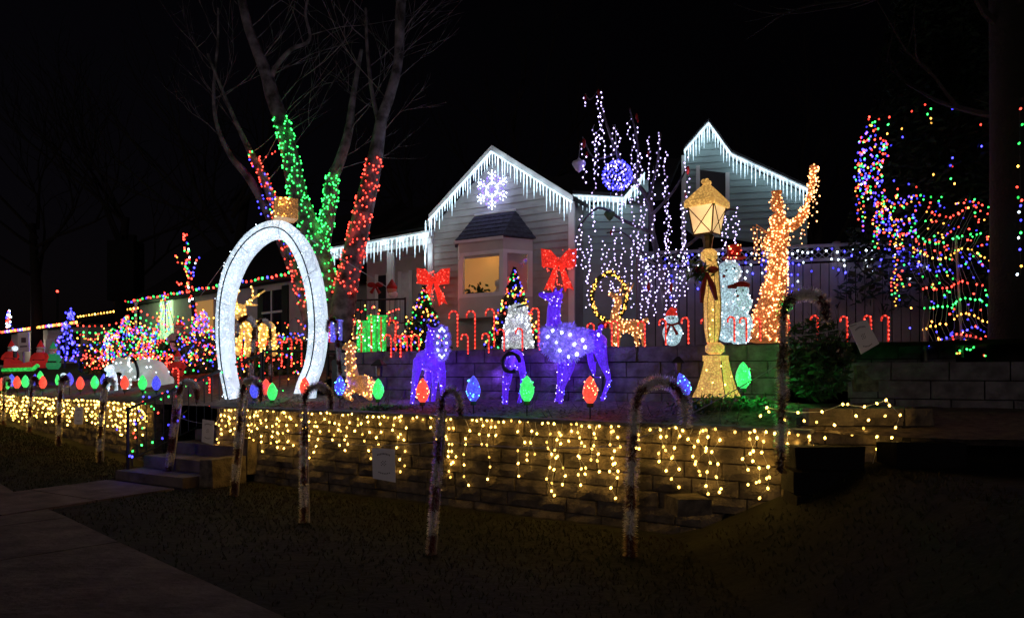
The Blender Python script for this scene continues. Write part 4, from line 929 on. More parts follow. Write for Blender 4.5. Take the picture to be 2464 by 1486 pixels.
d2, _ = figure('lit_deer', 'purple lit deer at the left turning its head towards a white wreath', 'lit deer', 9.9,
       [[(1018, 862, .1, 22), (1035, 868, 0, 26), (1052, 872, -.1, 22)], [(1038, 850, 0, 15), (1036, 820, 0, 12), (1040, 800, 0, 12)], [(1040, 798, 0, 11), (1056, 800, -.1, 8)], [(1034, 792, 0, 4), (1031, 782, 0, 3)],
        [(1008, 870, 0, 15), (1000, 905, 0, 9), (995, 945, 0, 6), (990, 976, 0, 5)], [(1030, 885, .2, 13), (1025, 930, .2, 7), (1022, 970, .2, 5)], [(1062, 880, -.1, 12), (1066, 915, -.1, 9), (1067, 950, -.1, 6), (1066, 972, -.1, 5)], [(1048, 885, .1, 12), (1044, 925, .1, 7), (1040, 968, .1, 5)]],
       'purple', 'bpl', 90, .0065, lampk=PC, le=10)
d3, _ = figure('lit_deer', 'small purple lit deer lowering its head with a black bow', 'lit deer', 9.5,
       [[(1240, 858, .1, 20), (1244, 872, .5, 18)], [(1232, 860, 0, 13), (1224, 878, -.2, 10), (1222, 905, -.3, 11), (1220, 925, -.33, 8)], [(1228, 870, -.05, 12), (1220, 900, -.05, 10), (1216, 940, -.05, 8), (1216, 976, -.05, 7)],
        [(1252, 870, 0, 11), (1258, 900, 0, 8), (1256, 940, 0, 5), (1246, 976, 0, 5)], [(1248, 880, .5, 9), (1262, 910, .5, 7), (1260, 970, .5, 4)]], 'purple', 'bpl', 60, .0065, lampk=PC, le=7)
c = P(1230, 872, 9.1)
ring = [c + Vector((math.cos(a) * .11, 0.02, math.sin(a) * .12)) for a in fr(0, 5.2, 14)]
part(d3, 'bow', MB().tube(ring, [.02 + .012 * math.sin(i) ** 2 for i in range(15)], 6), 'black')
def fluff(root, name, c, rad, n, size, ms, wd=.22):
    for m_ in ms:
        m = MB()
        for _ in range(n // len(ms)):
            d = Vector((R.gauss(0, 1), R.gauss(0, 1), R.gauss(0, 1))).normalized(); b = Vector((d.x * rad[0], d.y * rad[1], d.z * rad[2])) * R.uniform(.6, 1)
            e = (d + Vector((R.uniform(-.7, .7), R.uniform(-.7, .7), R.uniform(-.7, .7)))).normalized(); o = e.orthogonal().normalized() * size * wd
            m.add([c + b - o, c + b + o, c + b + e * size], [(0, 1, 2)])
        part(root, name, m, m_, kind='stuff')
mat('glowtinsel', (.3, .28, .5), .4, emis=(.2, .13, 1), espec=(.3, 1.7, 14, .5))
ga = thing('garland', 'white glowing tinsel garland around the tallest purple deer', 'garland', P(1350, 860, 9.1))
pts = []
for i in range(46):
    a = R.uniform(0, 6.283); q = math.sqrt(R.random()); u = 1362 + 62 * q * math.cos(a); v = 822 + (38 - (u - 1362) * .12) * q * math.sin(a)
    fluff(ga, 'tinsel', P(u, v, 9.1 - .16 * (1 - q)), (.07, .05, .07), 110, .05, ['glowtinsel'])
for (u, v) in ((1330, 795), (1352, 800), (1372, 805), (1340, 822), (1318, 810), (1382, 828), (1402, 818), (1368, 858), (1388, 852), (1347, 842), (1408, 835), (1440, 805)): pts.append((P(u, v, 8.98), 'w'))
bulbs(ga, pts, .02); [lamp(ga, p + Vector((0, -.06, 0)), (.7, .72, 1), .16, .03) for p, _ in pts]; lamp(ga, P(1360, 820, 8.7), (.5, .5, 1), 2, .1)
ga = thing('wreath', 'small white tinsel wreath at the neck of the left purple deer', 'wreath', P(1065, 830, 9.7)); pts = []
for i in range(12):
    a = i / 12 * 6.28; c = P(1064 + 11 * math.cos(a), 825 + 34 * math.sin(a), 9.65); fluff(ga, 'tinsel', c, (.05, .035, .05), 110, .04, ['glowtinsel']); pts.append((c + Vector((0, -.04, 0)), 'w'))
bulbs(ga, pts, .014)
figure('lit_deer', 'warm gold lying deer with antlers beside the blue bulb', 'lit deer', 10.2,
       [[(870, 925, 0, 24), (885, 930, .1, 22)], [(850, 915, 0, 17), (845, 880, 0, 13), (843, 850, 0, 11), (846, 832, 0, 11)], [(846, 830, 0, 10), (832, 836, -.05, 7)], [(855, 815, 0, 2.5), (865, 790, 0, 2), (862, 765, 0, 1.5)], [(850, 815, .05, 2.5), (848, 790, .05, 2), (855, 762, .05, 1.5)], [(862, 795, 0, 2), (880, 785, 0, 1.5)], [(862, 805, 0, 2), (878, 800, 0, 1.5)],
        [(848, 935, -.05, 14), (835, 950, -.1, 7), (850, 960, -.1, 5)], [(880, 945, -.05, 10), (895, 958, -.1, 6)]], 'goldwire', 'oyo', 130, .009, lampk='y', le=3)
figure('lit_deer', 'amber lit deer standing on the upper wall before the gold ring', 'lit deer', 10.1,
       [[(1480, 783, 0, 16), (1505, 785, 0, 16), (1535, 785, 0, 15)], [(1478, 778, 0, 12), (1480, 750, 0, 9), (1490, 725, 0, 8)], [(1488, 718, 0, 8), (1474, 712, -.05, 6), (1466, 705, -.05, 4)],
        [(1498, 712, 0, 3), (1515, 700, 0, 2.5), (1525, 680, 0, 2)], [(1492, 705, .05, 3), (1498, 685, .05, 2), (1490, 668, .05, 1.5)], [(1510, 702, 0, 2), (1512, 680, 0, 1.5)], [(1478, 795, -.05, 9), (1478, 820, -.05, 5), (1476, 832, -.05, 4)], [(1488, 795, .08, 8), (1490, 830, .08, 4)], [(1535, 795, -.05, 8), (1545, 815, -.05, 5), (1548, 832, -.05, 4)], [(1528, 795, .08, 7), (1538, 830, .08, 4)], [(1545, 778, 0, 4), (1556, 768, 0, 5)]],
       'goldwire', 'o', 110, .0085, lampk='o', le=2)
gd, _ = figure('lit_deer', 'golden deer with wide antlers standing inside the white ring', 'lit deer', 13.4,
       [[(600, 782, .1, 10), (640, 780, .2, 10)], [(594, 785, -.1, 11), (590, 755, -.2, 12)], [(590, 748, -.25, 15), (588, 762, -.3, 10)], [(580, 735, -.2, 3), (574, 710, -.2, 2.5), (566, 692, -.2, 2)], [(600, 735, -.2, 3), (622, 718, -.2, 2.5), (646, 702, -.2, 2)], [(618, 720, -.2, 2), (616, 692, -.2, 2)], [(574, 712, -.2, 2), (558, 708, -.2, 2)], [(604, 735, -.2, 3), (628, 736, -.2, 2)], [(576, 722, -.2, 2), (586, 700, -.2, 2)],
        [(578, 795, 0, 8), (574, 830, 0, 7), (572, 850, 0, 6)], [(596, 785, 0, 9), (598, 820, 0, 9), (596, 852, 0, 7)], [(632, 790, .1, 11), (628, 820, .1, 9), (626, 855, .1, 6)], [(648, 785, .1, 10), (652, 820, .1, 9), (654, 850, .1, 7)]], 'goldmesh', 'kyk', 210, .014, lampk='k', le=3)
# silver bear on the upper wall
sb, _ = figure('lit_bear', 'silver white lit bear sitting on the upper wall below the bay window', 'lit bear', 10.3,
       [[(1246, 806, 0, 36), (1246, 780, 0, 33), (1246, 758, 0, 27)], [(1246, 752, 0, 23)], [(1222, 810, -.05, 12), (1216, 835, -.05, 10)], [(1270, 810, -.05, 12), (1276, 835, -.05, 10)], [(1228, 742, 0, 7)], [(1264, 742, 0, 7)], [(1240, 765, -.16, 11), (1236, 770, -.2, 8)], [(1246, 815, .1, 24)]], 'silver', 'w', 90, .0085, lampk='w', le=1.5)
part(sb, 'collar', MB().tube([P(1246 + 21 * math.cos(a), 752 - 20 * math.cos(a * .5) , 10.3 - .2) for a in fr(-1.6, 1.7, 10)], .016, 5), 'black')
# polar bear
pb, _ = figure('polar_bear', 'large pale polar bear figure with black collar left of the steps', 'polar bear', 15.2,
       [[(325, 895, 0, 22), (350, 888, 0, 27), (375, 895, 0, 28), (390, 910, 0, 20)], [(315, 890, 0, 18), (300, 878, -.1, 17)], [(297, 876, -.1, 17), (285, 888, -.2, 10)], [(318, 905, -.2, 13), (315, 938, -.2, 9)], [(335, 910, .2, 12), (335, 938, .2, 9)], [(372, 905, -.25, 17), (368, 938, -.25, 12)], [(395, 915, .2, 13), (398, 938, .2, 9)], [(291, 862, -.1, 5)], [(310, 860, 0, 5)]], 'inflate_white', 'w', 45, .012, vox=.02, lampk='w', le=1.2)
part(pb, 'collar', MB().tube([P(322 + 6 * math.cos(a) + 8 * math.sin(a), 885 + 26 * math.cos(a), 15.2 - .28 * math.sin(a)) for a in fr(0, 3.14, 10)], .03, 5), 'black')
bc, _ = figure('polar_bear', 'small bright white lit cub standing at the nose of the polar bear', 'polar bear', 14.9,
       [[(268, 900, 0, 11), (270, 915, 0, 12)], [(266, 885, 0, 9), (260, 888, -.05, 6)], [(262, 915, -.05, 6), (262, 938, -.05, 4)], [(276, 915, 0, 6), (280, 938, 0, 4)]], 'arch', 'w', 16, .01, vox=.015)
# snowmen
s1, _ = figure('lit_snowman', 'tall icy lit snowman with red top hat behind the lamp post', 'lit snowman', 9.4, [[(1757, 790, .1, 33)], [(1757, 730, .1, 30)], [(1760, 652, .1, 29)], [(1757, 760, .1, 30)], [(1758, 690, .1, 24)]], 'icy', 'w', 60, .008, lampk='w', le=3)
for (u, v, r_, m_) in ((1748, 650, 3, 'black'), (1767, 645, 3, 'black'), (1742, 664, 4, 'redcloth')): part(s1, 'eye' if m_ == 'black' else 'mouth', MB().ball(P(u, v, 9.33), r_ * 9.3 / F, 2), m_)
part(s1, 'hat', MB().lathe(P(1766, 622, 9.5), [(.16, 0), (.16, .02), (.09, .025), (.10, .17), (.09, .18)], 12), 'redcloth'); bulbs(s1, [(P(1766 + R.uniform(-18, 18), R.uniform(588, 622), 9.38), R.choice('ro')) for _ in range(18)], .008)
s2, _ = figure('lit_snowman', 'smaller icy snowman with red cap in front of the tall snowman', 'lit snowman', 8.95, [[(1778, 780, 0, 33)], [(1782, 730, 0, 27)], [(1782, 700, 0, 20)], [(1779, 805, 0, 26)]], 'icy', 'w', 50, .008)
for (u, v, r_, m_) in ((1772, 700, 2.5, 'black'), (1788, 698, 2.5, 'black'), (1775, 712, 3.5, 'redcloth'), (1778, 735, 3, 'black'), (1776, 760, 3, 'black')): part(s2, 'button' if v > 730 else ('eye' if m_ == 'black' else 'mouth'), MB().ball(P(u, v, 8.85), r_ * 9 / F, 2), m_)
part(s2, 'cap', MB().ball(P(1784, 686, 8.93), .1, 2, (1.1, 1, .5)).tube([P(1770, 688, 8.85), P(1752, 690, 8.82)], [.035, .02], 8), 'redcloth', True)
s3, _ = figure('lit_snowman', 'little snowman with red hat and scarf between two lit canes', 'lit snowman', 9.6, [[(1618, 800, 0, 24)], [(1616, 768, 0, 16)], [(1618, 812, 0, 20)]], 'icy', 'w', 22, .007)
part(s3, 'hat', MB().lathe(P(1616, 760, 9.6), [(.085, 0), (.08, .03), (.05, .08), (.012, .12)], 12).ball(P(1625, 745, 9.6), .025, 2), 'redbow', True)
part(s3, 'scarf', MB().tube([P(1603, 778, 9.5), P(1616, 782, 9.46), P(1632, 777, 9.5)], .016, 6).tube([P(1612, 782, 9.45), P(1602, 805, 9.43)], [.012, .022], 6).tube([P(1618, 782, 9.45), P(1630, 805, 9.43)], [.012, .022], 6), 'redcloth')
for u in (1610, 1620): part(s3, 'eye', MB().ball(P(u, 765, 9.5), .012, 2), 'black')
# gold ring behind the deer
gr = thing('lit_wreath', 'round gold lit wreath behind the amber deer', 'wreath', P(1470, 790, 10.8)); c = P(1466, 715, 10.8); pts = []
part(gr, 'ring', MB().tube([c + Vector((math.cos(a) * .26, 0, math.sin(a) * .36)) for a in fr(0, 6.283, 28)], .035, 6), 'needle')
for i in range(100): a = R.uniform(0, 6.283); r_ = R.uniform(.9, 1.1); pts.append((c + Vector((math.cos(a) * .26 * r_, -.05, math.sin(a) * .36 * r_)), 'y'))
bulbs(gr, pts, .0095)
part(gr, 'bow', MB().ball(P(1452, 782, 10.7), .07, 2, (1.3, .5, .7)), 'redcloth', True)
# bows
def bow(label, u, v, w, h, Y):
    k = Y / F; c = P(u, v, Y); t = thing('lit_bow', label, 'bow', c); W_ = w * k / 2; H_ = h * k
    for s in (-1, 1):
        pl_ = [c + Vector((s * .02, 0, H_ * .05)), c + Vector((s * W_ * .95, 0, H_ * .1)), c + Vector((s * W_, 0, H_ * .5)), c + Vector((s * W_ * .45, 0, H_ * .46)), c + Vector((s * .02, 0, H_ * .28))]
        part(t, 'loop', MB().prism(pl_, (0, .12, 0)), 'redbow')
        pl_ = [c + Vector((s * .01, .01, H_ * .1)), c + Vector((s * W_ * .3, .01, H_ * .06)), c + Vector((s * W_ * .85, .01, -H_ * .45)), c + Vector((s * W_ * .5, .01, -H_ * .38)), c + Vector((s * W_ * .35, .01, -H_ * .5))]
        part(t, 'tail', MB().prism(pl_, (0, .08, 0)), 'redbow')
    part(t, 'knot', MB().ball(c + Vector((0, -.01, H_ * .17)), .07, 2), 'redbow', True)
    bulbs(t, [(c + Vector((R.uniform(-1, 1) * W_ * (.95 if z > 0 else .7), -.03, z * H_)), 'r') for z in [R.uniform(-.45, .48) for _ in range(70)]], .01)
    lamp(t, c + Vector((0, -.3, 0)), 'r', 4, .15)
bow('glowing red bow at the left corner of the front gable', 1042, 690, 80, 92, 14.9)
bow('glowing red bow right of the bay window above the purple deer', 1345, 650, 86, 105, 13.6)
br_ = thing('red_ribbon', 'small unlit red ribbon hanging on the porch', 'ribbon', P(903, 688, 15.9)); c = P(903, 688, 15.9)
for s in (-1, 1): part(br_, 'loop', MB().ball(c + Vector((s * .09, 0, .03)), .09, 2, (1.1, .4, .7)), 'redcloth', True); part(br_, 'tail', MB().tube([c, c + Vector((s * .1, 0, -.16))], [.02, .045], 6), 'redcloth')
hp = thing('hanging_gnome', 'round hanging figure with red cap beside the porch post', 'ornament', P(943, 700, 15.2)); c = P(943, 698, 15.2)
part(hp, 'face', MB().ball(c, .11, 2, (1, 1, .9)), 'skin', True); part(hp, 'cap', MB().lathe(c + Vector((0, 0, .03)), [(.12, 0), (.11, .06), (.07, .12), (.02, .2)], 12), 'redcloth', True); part(hp, 'beard', MB().ball(c + Vector((.03, -.03, -.09)), .09, 2, (1.2, .7, .9)), 'whitecloth', True)
part(hp, 'cord', MB().tube([c + Vector((0, 0, .2)), c + Vector((0, 0, .8))], .006, 3), 'cord')
pl_ = thing('porch_lantern', 'glowing porch lantern between the birch stems', 'lantern', P(802, 690, 15.8)); c = P(802, 672, 15.8)
part(pl_, 'glass', MB().lathe(c, [(.07, -.16), (.12, .12)], 6), 'lampglass'); part(pl_, 'roof', MB().lathe(c, [(.15, .125), (.05, .22), (.01, .28)], 6), 'goldframe'); part(pl_, 'bracket', MB().tube([c + Vector((0, 0, .25)), c + Vector((0, .5, .3))], .012, 5), 'black'); lamp(pl_, c, 'y', 5, .1)

# ------------------------------------------------------------------ white ring (giant ornament)
AY = 11.4
outer = [(537, 966), (520, 880), (513, 800), (516, 720), (530, 650), (560, 592), (600, 549), (648, 528), (695, 537), (738, 588), (765, 665), (777, 750), (777, 820), (767, 880), (752, 925), (748, 972)]
inner = [(568, 966), (553, 890), (547, 810), (549, 735), (562, 675), (588, 620), (622, 583), (655, 568), (685, 582), (712, 630), (731, 695), (739, 765), (738, 825), (729, 878), (712, 920), (698, 972)]
ar = thing('giant_ornament_ring', 'giant white glowing ornament ring with a gold cap', 'lit ornament', P(640, 970, AY))
n = len(outer); fr0 = MB(); vs = []; oo = smoothline([P(u, v, AY) for u, v in outer], 4); ii = smoothline([P(u, v, AY) for u, v in inner], 4)
mid = [a.lerp(b, .5) for a, b in zip(oo, ii)]
for i in range(len(oo)):
    vs += [oo[i] + Vector((.01, .06, 0)), mid[i] + Vector((0, -.04, 0)), ii[i] + Vector((-.0, .05, 0)), ii[i] + Vector((0, .3, 0)), oo[i] + Vector((0, .3, 0))]
fs = [(i * 5 + k, i * 5 + (k + 1) % 5, (i + 1) * 5 + (k + 1) % 5, (i + 1) * 5 + k) for i in range(len(oo) - 1) for k in range(5)] + [(4, 3, 2, 1, 0), tuple((len(oo) - 1) * 5 + k for k in range(5))]
part(ar, 'band', MB().add(vs, fs), 'arch')
part(ar, 'frame_rod', MB().tube([p + Vector((0, -.046, 0)) for p in mid], .011, 5), 'black')
for i in range(3, len(mid) - 2, 9): part(ar, 'cross_rod', MB().tube([oo[i] + Vector((0, .05, 0)), mid[i] + Vector((0, -.045, 0)), ii[i] + Vector((0, .045, 0))], .004, 4), 'cord')
pts = []
for _ in range(260):
    i = R.randrange(len(oo)); t = R.uniform(.08, .92); p = oo[i].lerp(ii[i], t); pts.append((p + Vector((R.uniform(-.04, .04), -.05 + .1 * abs(t - .5) * 2, R.uniform(-.04, .04))), 'w'))
bulbs(ar, pts, .006)
for t in (.1, .25, .4, .55, .7, .9): lamp(ar, mid[int(len(mid) * t)] + Vector((0, -.35, 0)), (.7, .87, 1), 3, .15)
cpv = P(687, 505, AY + .1); cap_ = part(ar, 'cap', MB().box((cpv.x, cpv.y, cpv.z), (.33, .3, .32), .5, .02), 'goldwire')
bulbs(cap_, [(cpv + Vector((R.uniform(-.17, .17), -.2, R.uniform(-.15, .15))), R.choice('yyk')) for _ in range(30)], .011)
# guy ropes
gy = thing('guy_rope', 'thin guy rope running from the white ring down to the left', 'rope', P(590, 560, AY)); part(gy, 'rope', MB().tube([P(590, 562, AY), P(480, 715, 14)], .006, 4), 'cord')
gy = thing('guy_rope', 'thin guy rope running from the ring to the house corner', 'rope', P(720, 560, AY)); part(gy, 'rope', MB().tube([P(722, 560, AY), P(930, 690, 13)], .006, 4), 'cord')

# ------------------------------------------------------------------ gold lamp post
LY = 8.1; k = LY / F
lp = thing('lamp_post', 'gold lit lamp post with glowing lantern and red ribbon', 'lamp post', P(1715, 955, LY))
def cxy(u): p = P(u, 900, LY); return p
def zz(v): return EYE - (v - VH) * k
def sqprof(u0, prof, rot=.06, n=4): 
    c = P(u0, 900, LY); return MB().lathe((c.x, c.y, 0), [(w * k / 2, zz(v)) for w, v in prof], n, rot)
part(lp, 'base', sqprof(1724, [(122, 955), (98, 932), (80, 905), (68, 882), (62, 868)]), 'goldmesh')
for v0, v1, w in ((868, 855, 64),): part(lp, 'collar', sqprof(1722, [(w, v0), (w, v1)]), 'goldmesh')
part(lp, 'lower_ball', sqprof(1720, [(28, 852), (46, 845), (46, 832), (28, 824)], 0, 12), 'goldmesh', True)
part(lp, 'shaft', sqprof(1714, [(28, 824), (40, 790), (42, 730), (36, 680), (30, 640), (28, 630)], 0, 10), 'goldmesh', True)
part(lp, 'upper_ball', sqprof(1706, [(24, 630), (40, 622), (40, 608), (24, 600)], 0, 12), 'goldmesh', True)
part(lp, 'neck', sqprof(1703, [(20, 600), (24, 580), (30, 568)], 0, 8), 'goldframe')
lc = P(1701, 900, LY)
cb_ = P(1724, 900, LY)
for i in range(4):
    a_ = .06 + i * math.pi / 2; part(lp, 'edge_wire', MB().tube([Vector((cb_.x + w * k / 2 * math.cos(a_), cb_.y + w * k / 2 * math.sin(a_), zz(v))) for w, v in [(123, 955), (99, 932), (81, 905), (69, 882), (63, 868)]], .006, 4), 'goldframe')
for i in range(8):
    a_ = i * math.pi / 4; cs_ = P(1714, 900, LY); part(lp, 'shaft_wire', MB().tube([Vector((cs_.x + w * k / 2 * math.cos(a_), cs_.y + w * k / 2 * math.sin(a_), zz(v))) for w, v in [(29, 824), (41, 790), (43, 730), (37, 680), (31, 640)]], .004, 4), 'goldframe')
def sq(w, v, rot=.06): return [Vector((lc.x + w * k / 2 * 1.0 * math.cos(rot + i * math.pi / 2), lc.y + w * k / 2 * 1.0 * math.sin(rot + i * math.pi / 2), zz(v))) for i in range(4)]
b4 = sq(66, 565); t4 = sq(92, 500)
part(lp, 'lantern_floor', MB().prism(sq(70, 568), (0, 0, .02)), 'goldframe')
lan = part(lp, 'lantern_roof', MB().add(sq(112, 500) + sq(112, 486) + sq(60, 462) + sq(20, 445) + sq(8, 430), [(3, 2, 1, 0)] + [(j * 4 + i, j * 4 + (i + 1) % 4, (j + 1) * 4 + (i + 1) % 4, (j + 1) * 4 + i) for j in range(4) for i in range(4)]), 'goldmesh')
part(lan, 'finial', MB().ball(P(1693, 437, LY), .03, 2).ball(P(1706, 440, LY), .03, 2), 'goldmesh', True)
for i in range(4):
    j = (i + 1) % 4
    pn = part(lp, 'glass_panel', MB().prism([b4[i], b4[j], t4[j], t4[i]], ((b4[i] + b4[j]) / 2 - lc).normalized() * -.01 if False else (0, 0, .001)), 'lampglass')
    part(lp, 'corner_bar', MB().tube([b4[i], t4[i]], .009, 5), 'goldframe')
    om = ((b4[i] + b4[j]) / 2); om.z = 0; cz = Vector((lc.x, lc.y, 0)); o = (om - cz).normalized() * .012
    part(pn, 'cross_bar', MB().tube([b4[i] + o, t4[j] + o], .006, 4), 'goldframe'); part(pn, 'cross_bar', MB().tube([b4[j] + o, t4[i] + o], .006, 4), 'goldframe')
lamp(lp, P(1701, 532, LY - .35), (1, .65, .3), 3, .15)
pts = [(P(R.uniform(1705, 1724), v, LY - .17), 'k') for v in (655, 690, 745, 770, 790, 805)] + [(P(u, v, LY - .28), 'k') for u, v in ((1700, 890), (1735, 880), (1715, 920), (1690, 935), (1745, 925), (1760, 905))]
bulbs(lp, pts, .009); lamp(lp, P(1715, 920, LY - .6), 'k', 1.2, .15)
rb = thing('ribbon_bow', 'dark red ribbon bow with green sprig tied to the lamp post', 'bow', P(1700, 660, LY - .2)); c = P(1700, 655, LY - .22)
for s in (-1, 1): part(rb, 'loop', MB().ball(c + Vector((s * .07, 0, .03)), .06, 2, (1.1, .5, .7)), 'redcloth', True)
part(rb, 'tail', MB().tube([c, P(1690, 700, LY - .25), P(1688, 728, LY - .22)], [.015, .032, .02], 6), 'redcloth'); part(rb, 'tail', MB().tube([c, P(1715, 690, LY - .26), P(1724, 722, LY - .24)], [.015, .036, .02], 6), 'redcloth')
m = MB(); leaves(m, 160, lambda: c + Vector((R.gauss(-.08, .07), R.uniform(-.05, .05), R.gauss(0, .07))), .035); part(rb, 'sprig', m, 'leaf', kind='stuff')
# small garden lanterns on the upper wall
for (u, v, Y, lb) in ((1632, 885, 8.75, 'small dark garden lantern before the purple wall'), (912, 892, 10.6, 'small dark solar lantern left of the green bulb')):
    g_ = thing('garden_lantern', lb, 'lantern', P(u, v + 60, Y)); c = P(u, v, Y); kk = Y / F
    part(g_, 'post', MB().tube([P(u, v + 12, Y), P(u, v + 85, Y)], .012, 6), 'black'); part(g_, 'glass', MB().lathe(c, [(7 * kk, -14 * kk), (9 * kk, 12 * kk)], 6), 'glass_dark'); part(g_, 'roof', MB().lathe(c, [(21 * kk, 12 * kk), (19 * kk, 16 * kk), (4 * kk, 28 * kk)], 4, .5), 'black')

# ------------------------------------------------------------------ big garden bulbs
def bigbulb(u, v, h, col, Y, label, tilt=0, thin=1, yaw=0):
    k = Y / F; c = P(u, v, Y); H = h * k; r_ = H * .265
    t = thing('bulb_ornament', label, 'bulb light', Vector((c.x, c.y, c.z - H * .85)), 'giant bulb lights along the garden edge')
    prof = [(r_ * .38, -H * .42), (r_ * .72, -H * .3), (r_ * .98, -H * .1), (r_, 0), (r_ * .82, H * .2), (r_ * .45, H * .4), (r_ * .1, H * .5), (.002, H * .515)]
    mb = MB().lathe((0, 0, 0), prof, 14, 0, 1)
    M = Matrix.Rotation(tilt, 4, 'Y'); mb.v = [tuple(c + M @ Vector((v_[0] * thin, v_[1], v_[2]))) for v_ in mb.v]
    part(t, 'bulb_shell', mb, 'blob_' + col, True)
    so_ = MB().lathe((0, 0, 0), [(r_ * .42, -H * .56), (r_ * .46, -H * .5), (r_ * .42, -H * .42)], 10); so_.v = [tuple(c + M @ Vector((v_[0] * thin, v_[1], v_[2]))) for v_ in so_.v]
    part(t, 'socket', so_, 'leaf'); e = c + M @ Vector((0, 0, -H * .55)); gz_ = bed_z(e.x, e.y)
    part(t, 'stake', MB().tube([e, Vector((e.x, e.y, min(gz_ - .02, e.z - .03)))], .008, 5), 'black')
    if thin > .6:
        pts = []
        for _ in range(16 if h > 45 else 0):
            a = R.uniform(math.pi, 2 * math.pi); zf = R.uniform(-.35, .4); rr = r_ * math.sqrt(max(.02, 1 - (zf / .5) ** 2)) * .98; pts.append((c + M @ Vector((math.cos(a) * rr * thin, math.sin(a) * rr, zf * H)), {'r': 'o', 'g': 'g', 'b': 'c'}[col]))
        bulbs(t, pts, .006)
    lamp(t, c + Vector((.14 if u == 1788 else .02, r_ + .1 if u != 1788 else -.02, .05)), col, 11 if u == 1788 else (1.6 if h > 45 else 1.2), .06); lamp(t, c + Vector((0, -r_ - .08, -.05)), col, .6, .05)
for a in [(4, 925, 33, 'r', 16.8, 'red bulb light at the left picture edge'), (18, 922, 32, 'g', 16.6, 'thin edge-on green bulb light near the left picture edge', 0, .35), (28, 916, 32, 'b', 16.9, 'blue bulb light overlapped by a red one under the santa sleigh'),
          (41, 920, 32, 'r', 16.2, 'red bulb light below the green sleigh'), (61, 918, 32, 'g', 16.0, 'green bulb light right of the sleigh'), (83, 914, 30, 'b', 15.9, 'narrow blue bulb light behind a tinsel cane', .1, .5),
          (97, 905, 26, 'g', 16.8, 'green bulb light peeking over a red one'), (103, 920, 33, 'r', 15.6, 'red bulb light in front of the green one'), (138, 914, 28, 'g', 15.6, 'thin green bulb light below the blue lit figure', 0, .4),
          (167, 913, 34, 'b', 15.1, 'blue bulb light right below the blue lit figure'), (193, 922, 34, 'r', 14.8, 'red bulb light left of the last far green one'), (228, 920, 34, 'g', 14.5, 'green bulb light just left of the white cub'), (247, 912, 28, 'b', 14.6, 'thin blue bulb light beside the white cub', .2, .45),
          (300, 921, 36, 'r', 13.8, 'red bulb light before the polar bear front leg'), (343, 921, 38, 'g', 13.4, 'green bulb light before the middle of the polar bear'), (376, 922, 38, 'b', 13.1, 'blue bulb light before the polar bear hind leg'),
          (613, 938, 44, 'b', 10.9, 'blue bulb light inside the foot of the white ring'), (640, 932, 42, 'r', 11.2, 'red bulb light half hidden by a green one inside the ring'), (655, 943, 45, 'g', 10.6, 'green bulb light inside the white ring'), (733, 930, 46, 'r', 10.4, 'red bulb light before the right foot of the ring'),
          (818, 929, 50, 'b', 9.9, 'blue bulb light left of the lying gold deer'), (910, 937, 53, 'g', 9.4, 'green bulb light right of the lying gold deer'), (1017, 941, 62, 'r', 8.9, 'red bulb light before the left purple deer'),
          (1139, 937, 66, 'b', 8.3, 'blue bulb light standing alone before the purple wall'), (1268, 937, 66, 'g', 7.9, 'green bulb light before the small purple deer'), (1420, 940, 70, 'r', 7.4, 'red bulb light under the tallest purple deer'),
          (1645, 926, 60, 'b', 7.5, 'tilted blue bulb light left of the gold lamp post', -.35), (1788, 905, 68, 'g', 7.5, 'green bulb light right of the gold lamp post')]: bigbulb(*a)

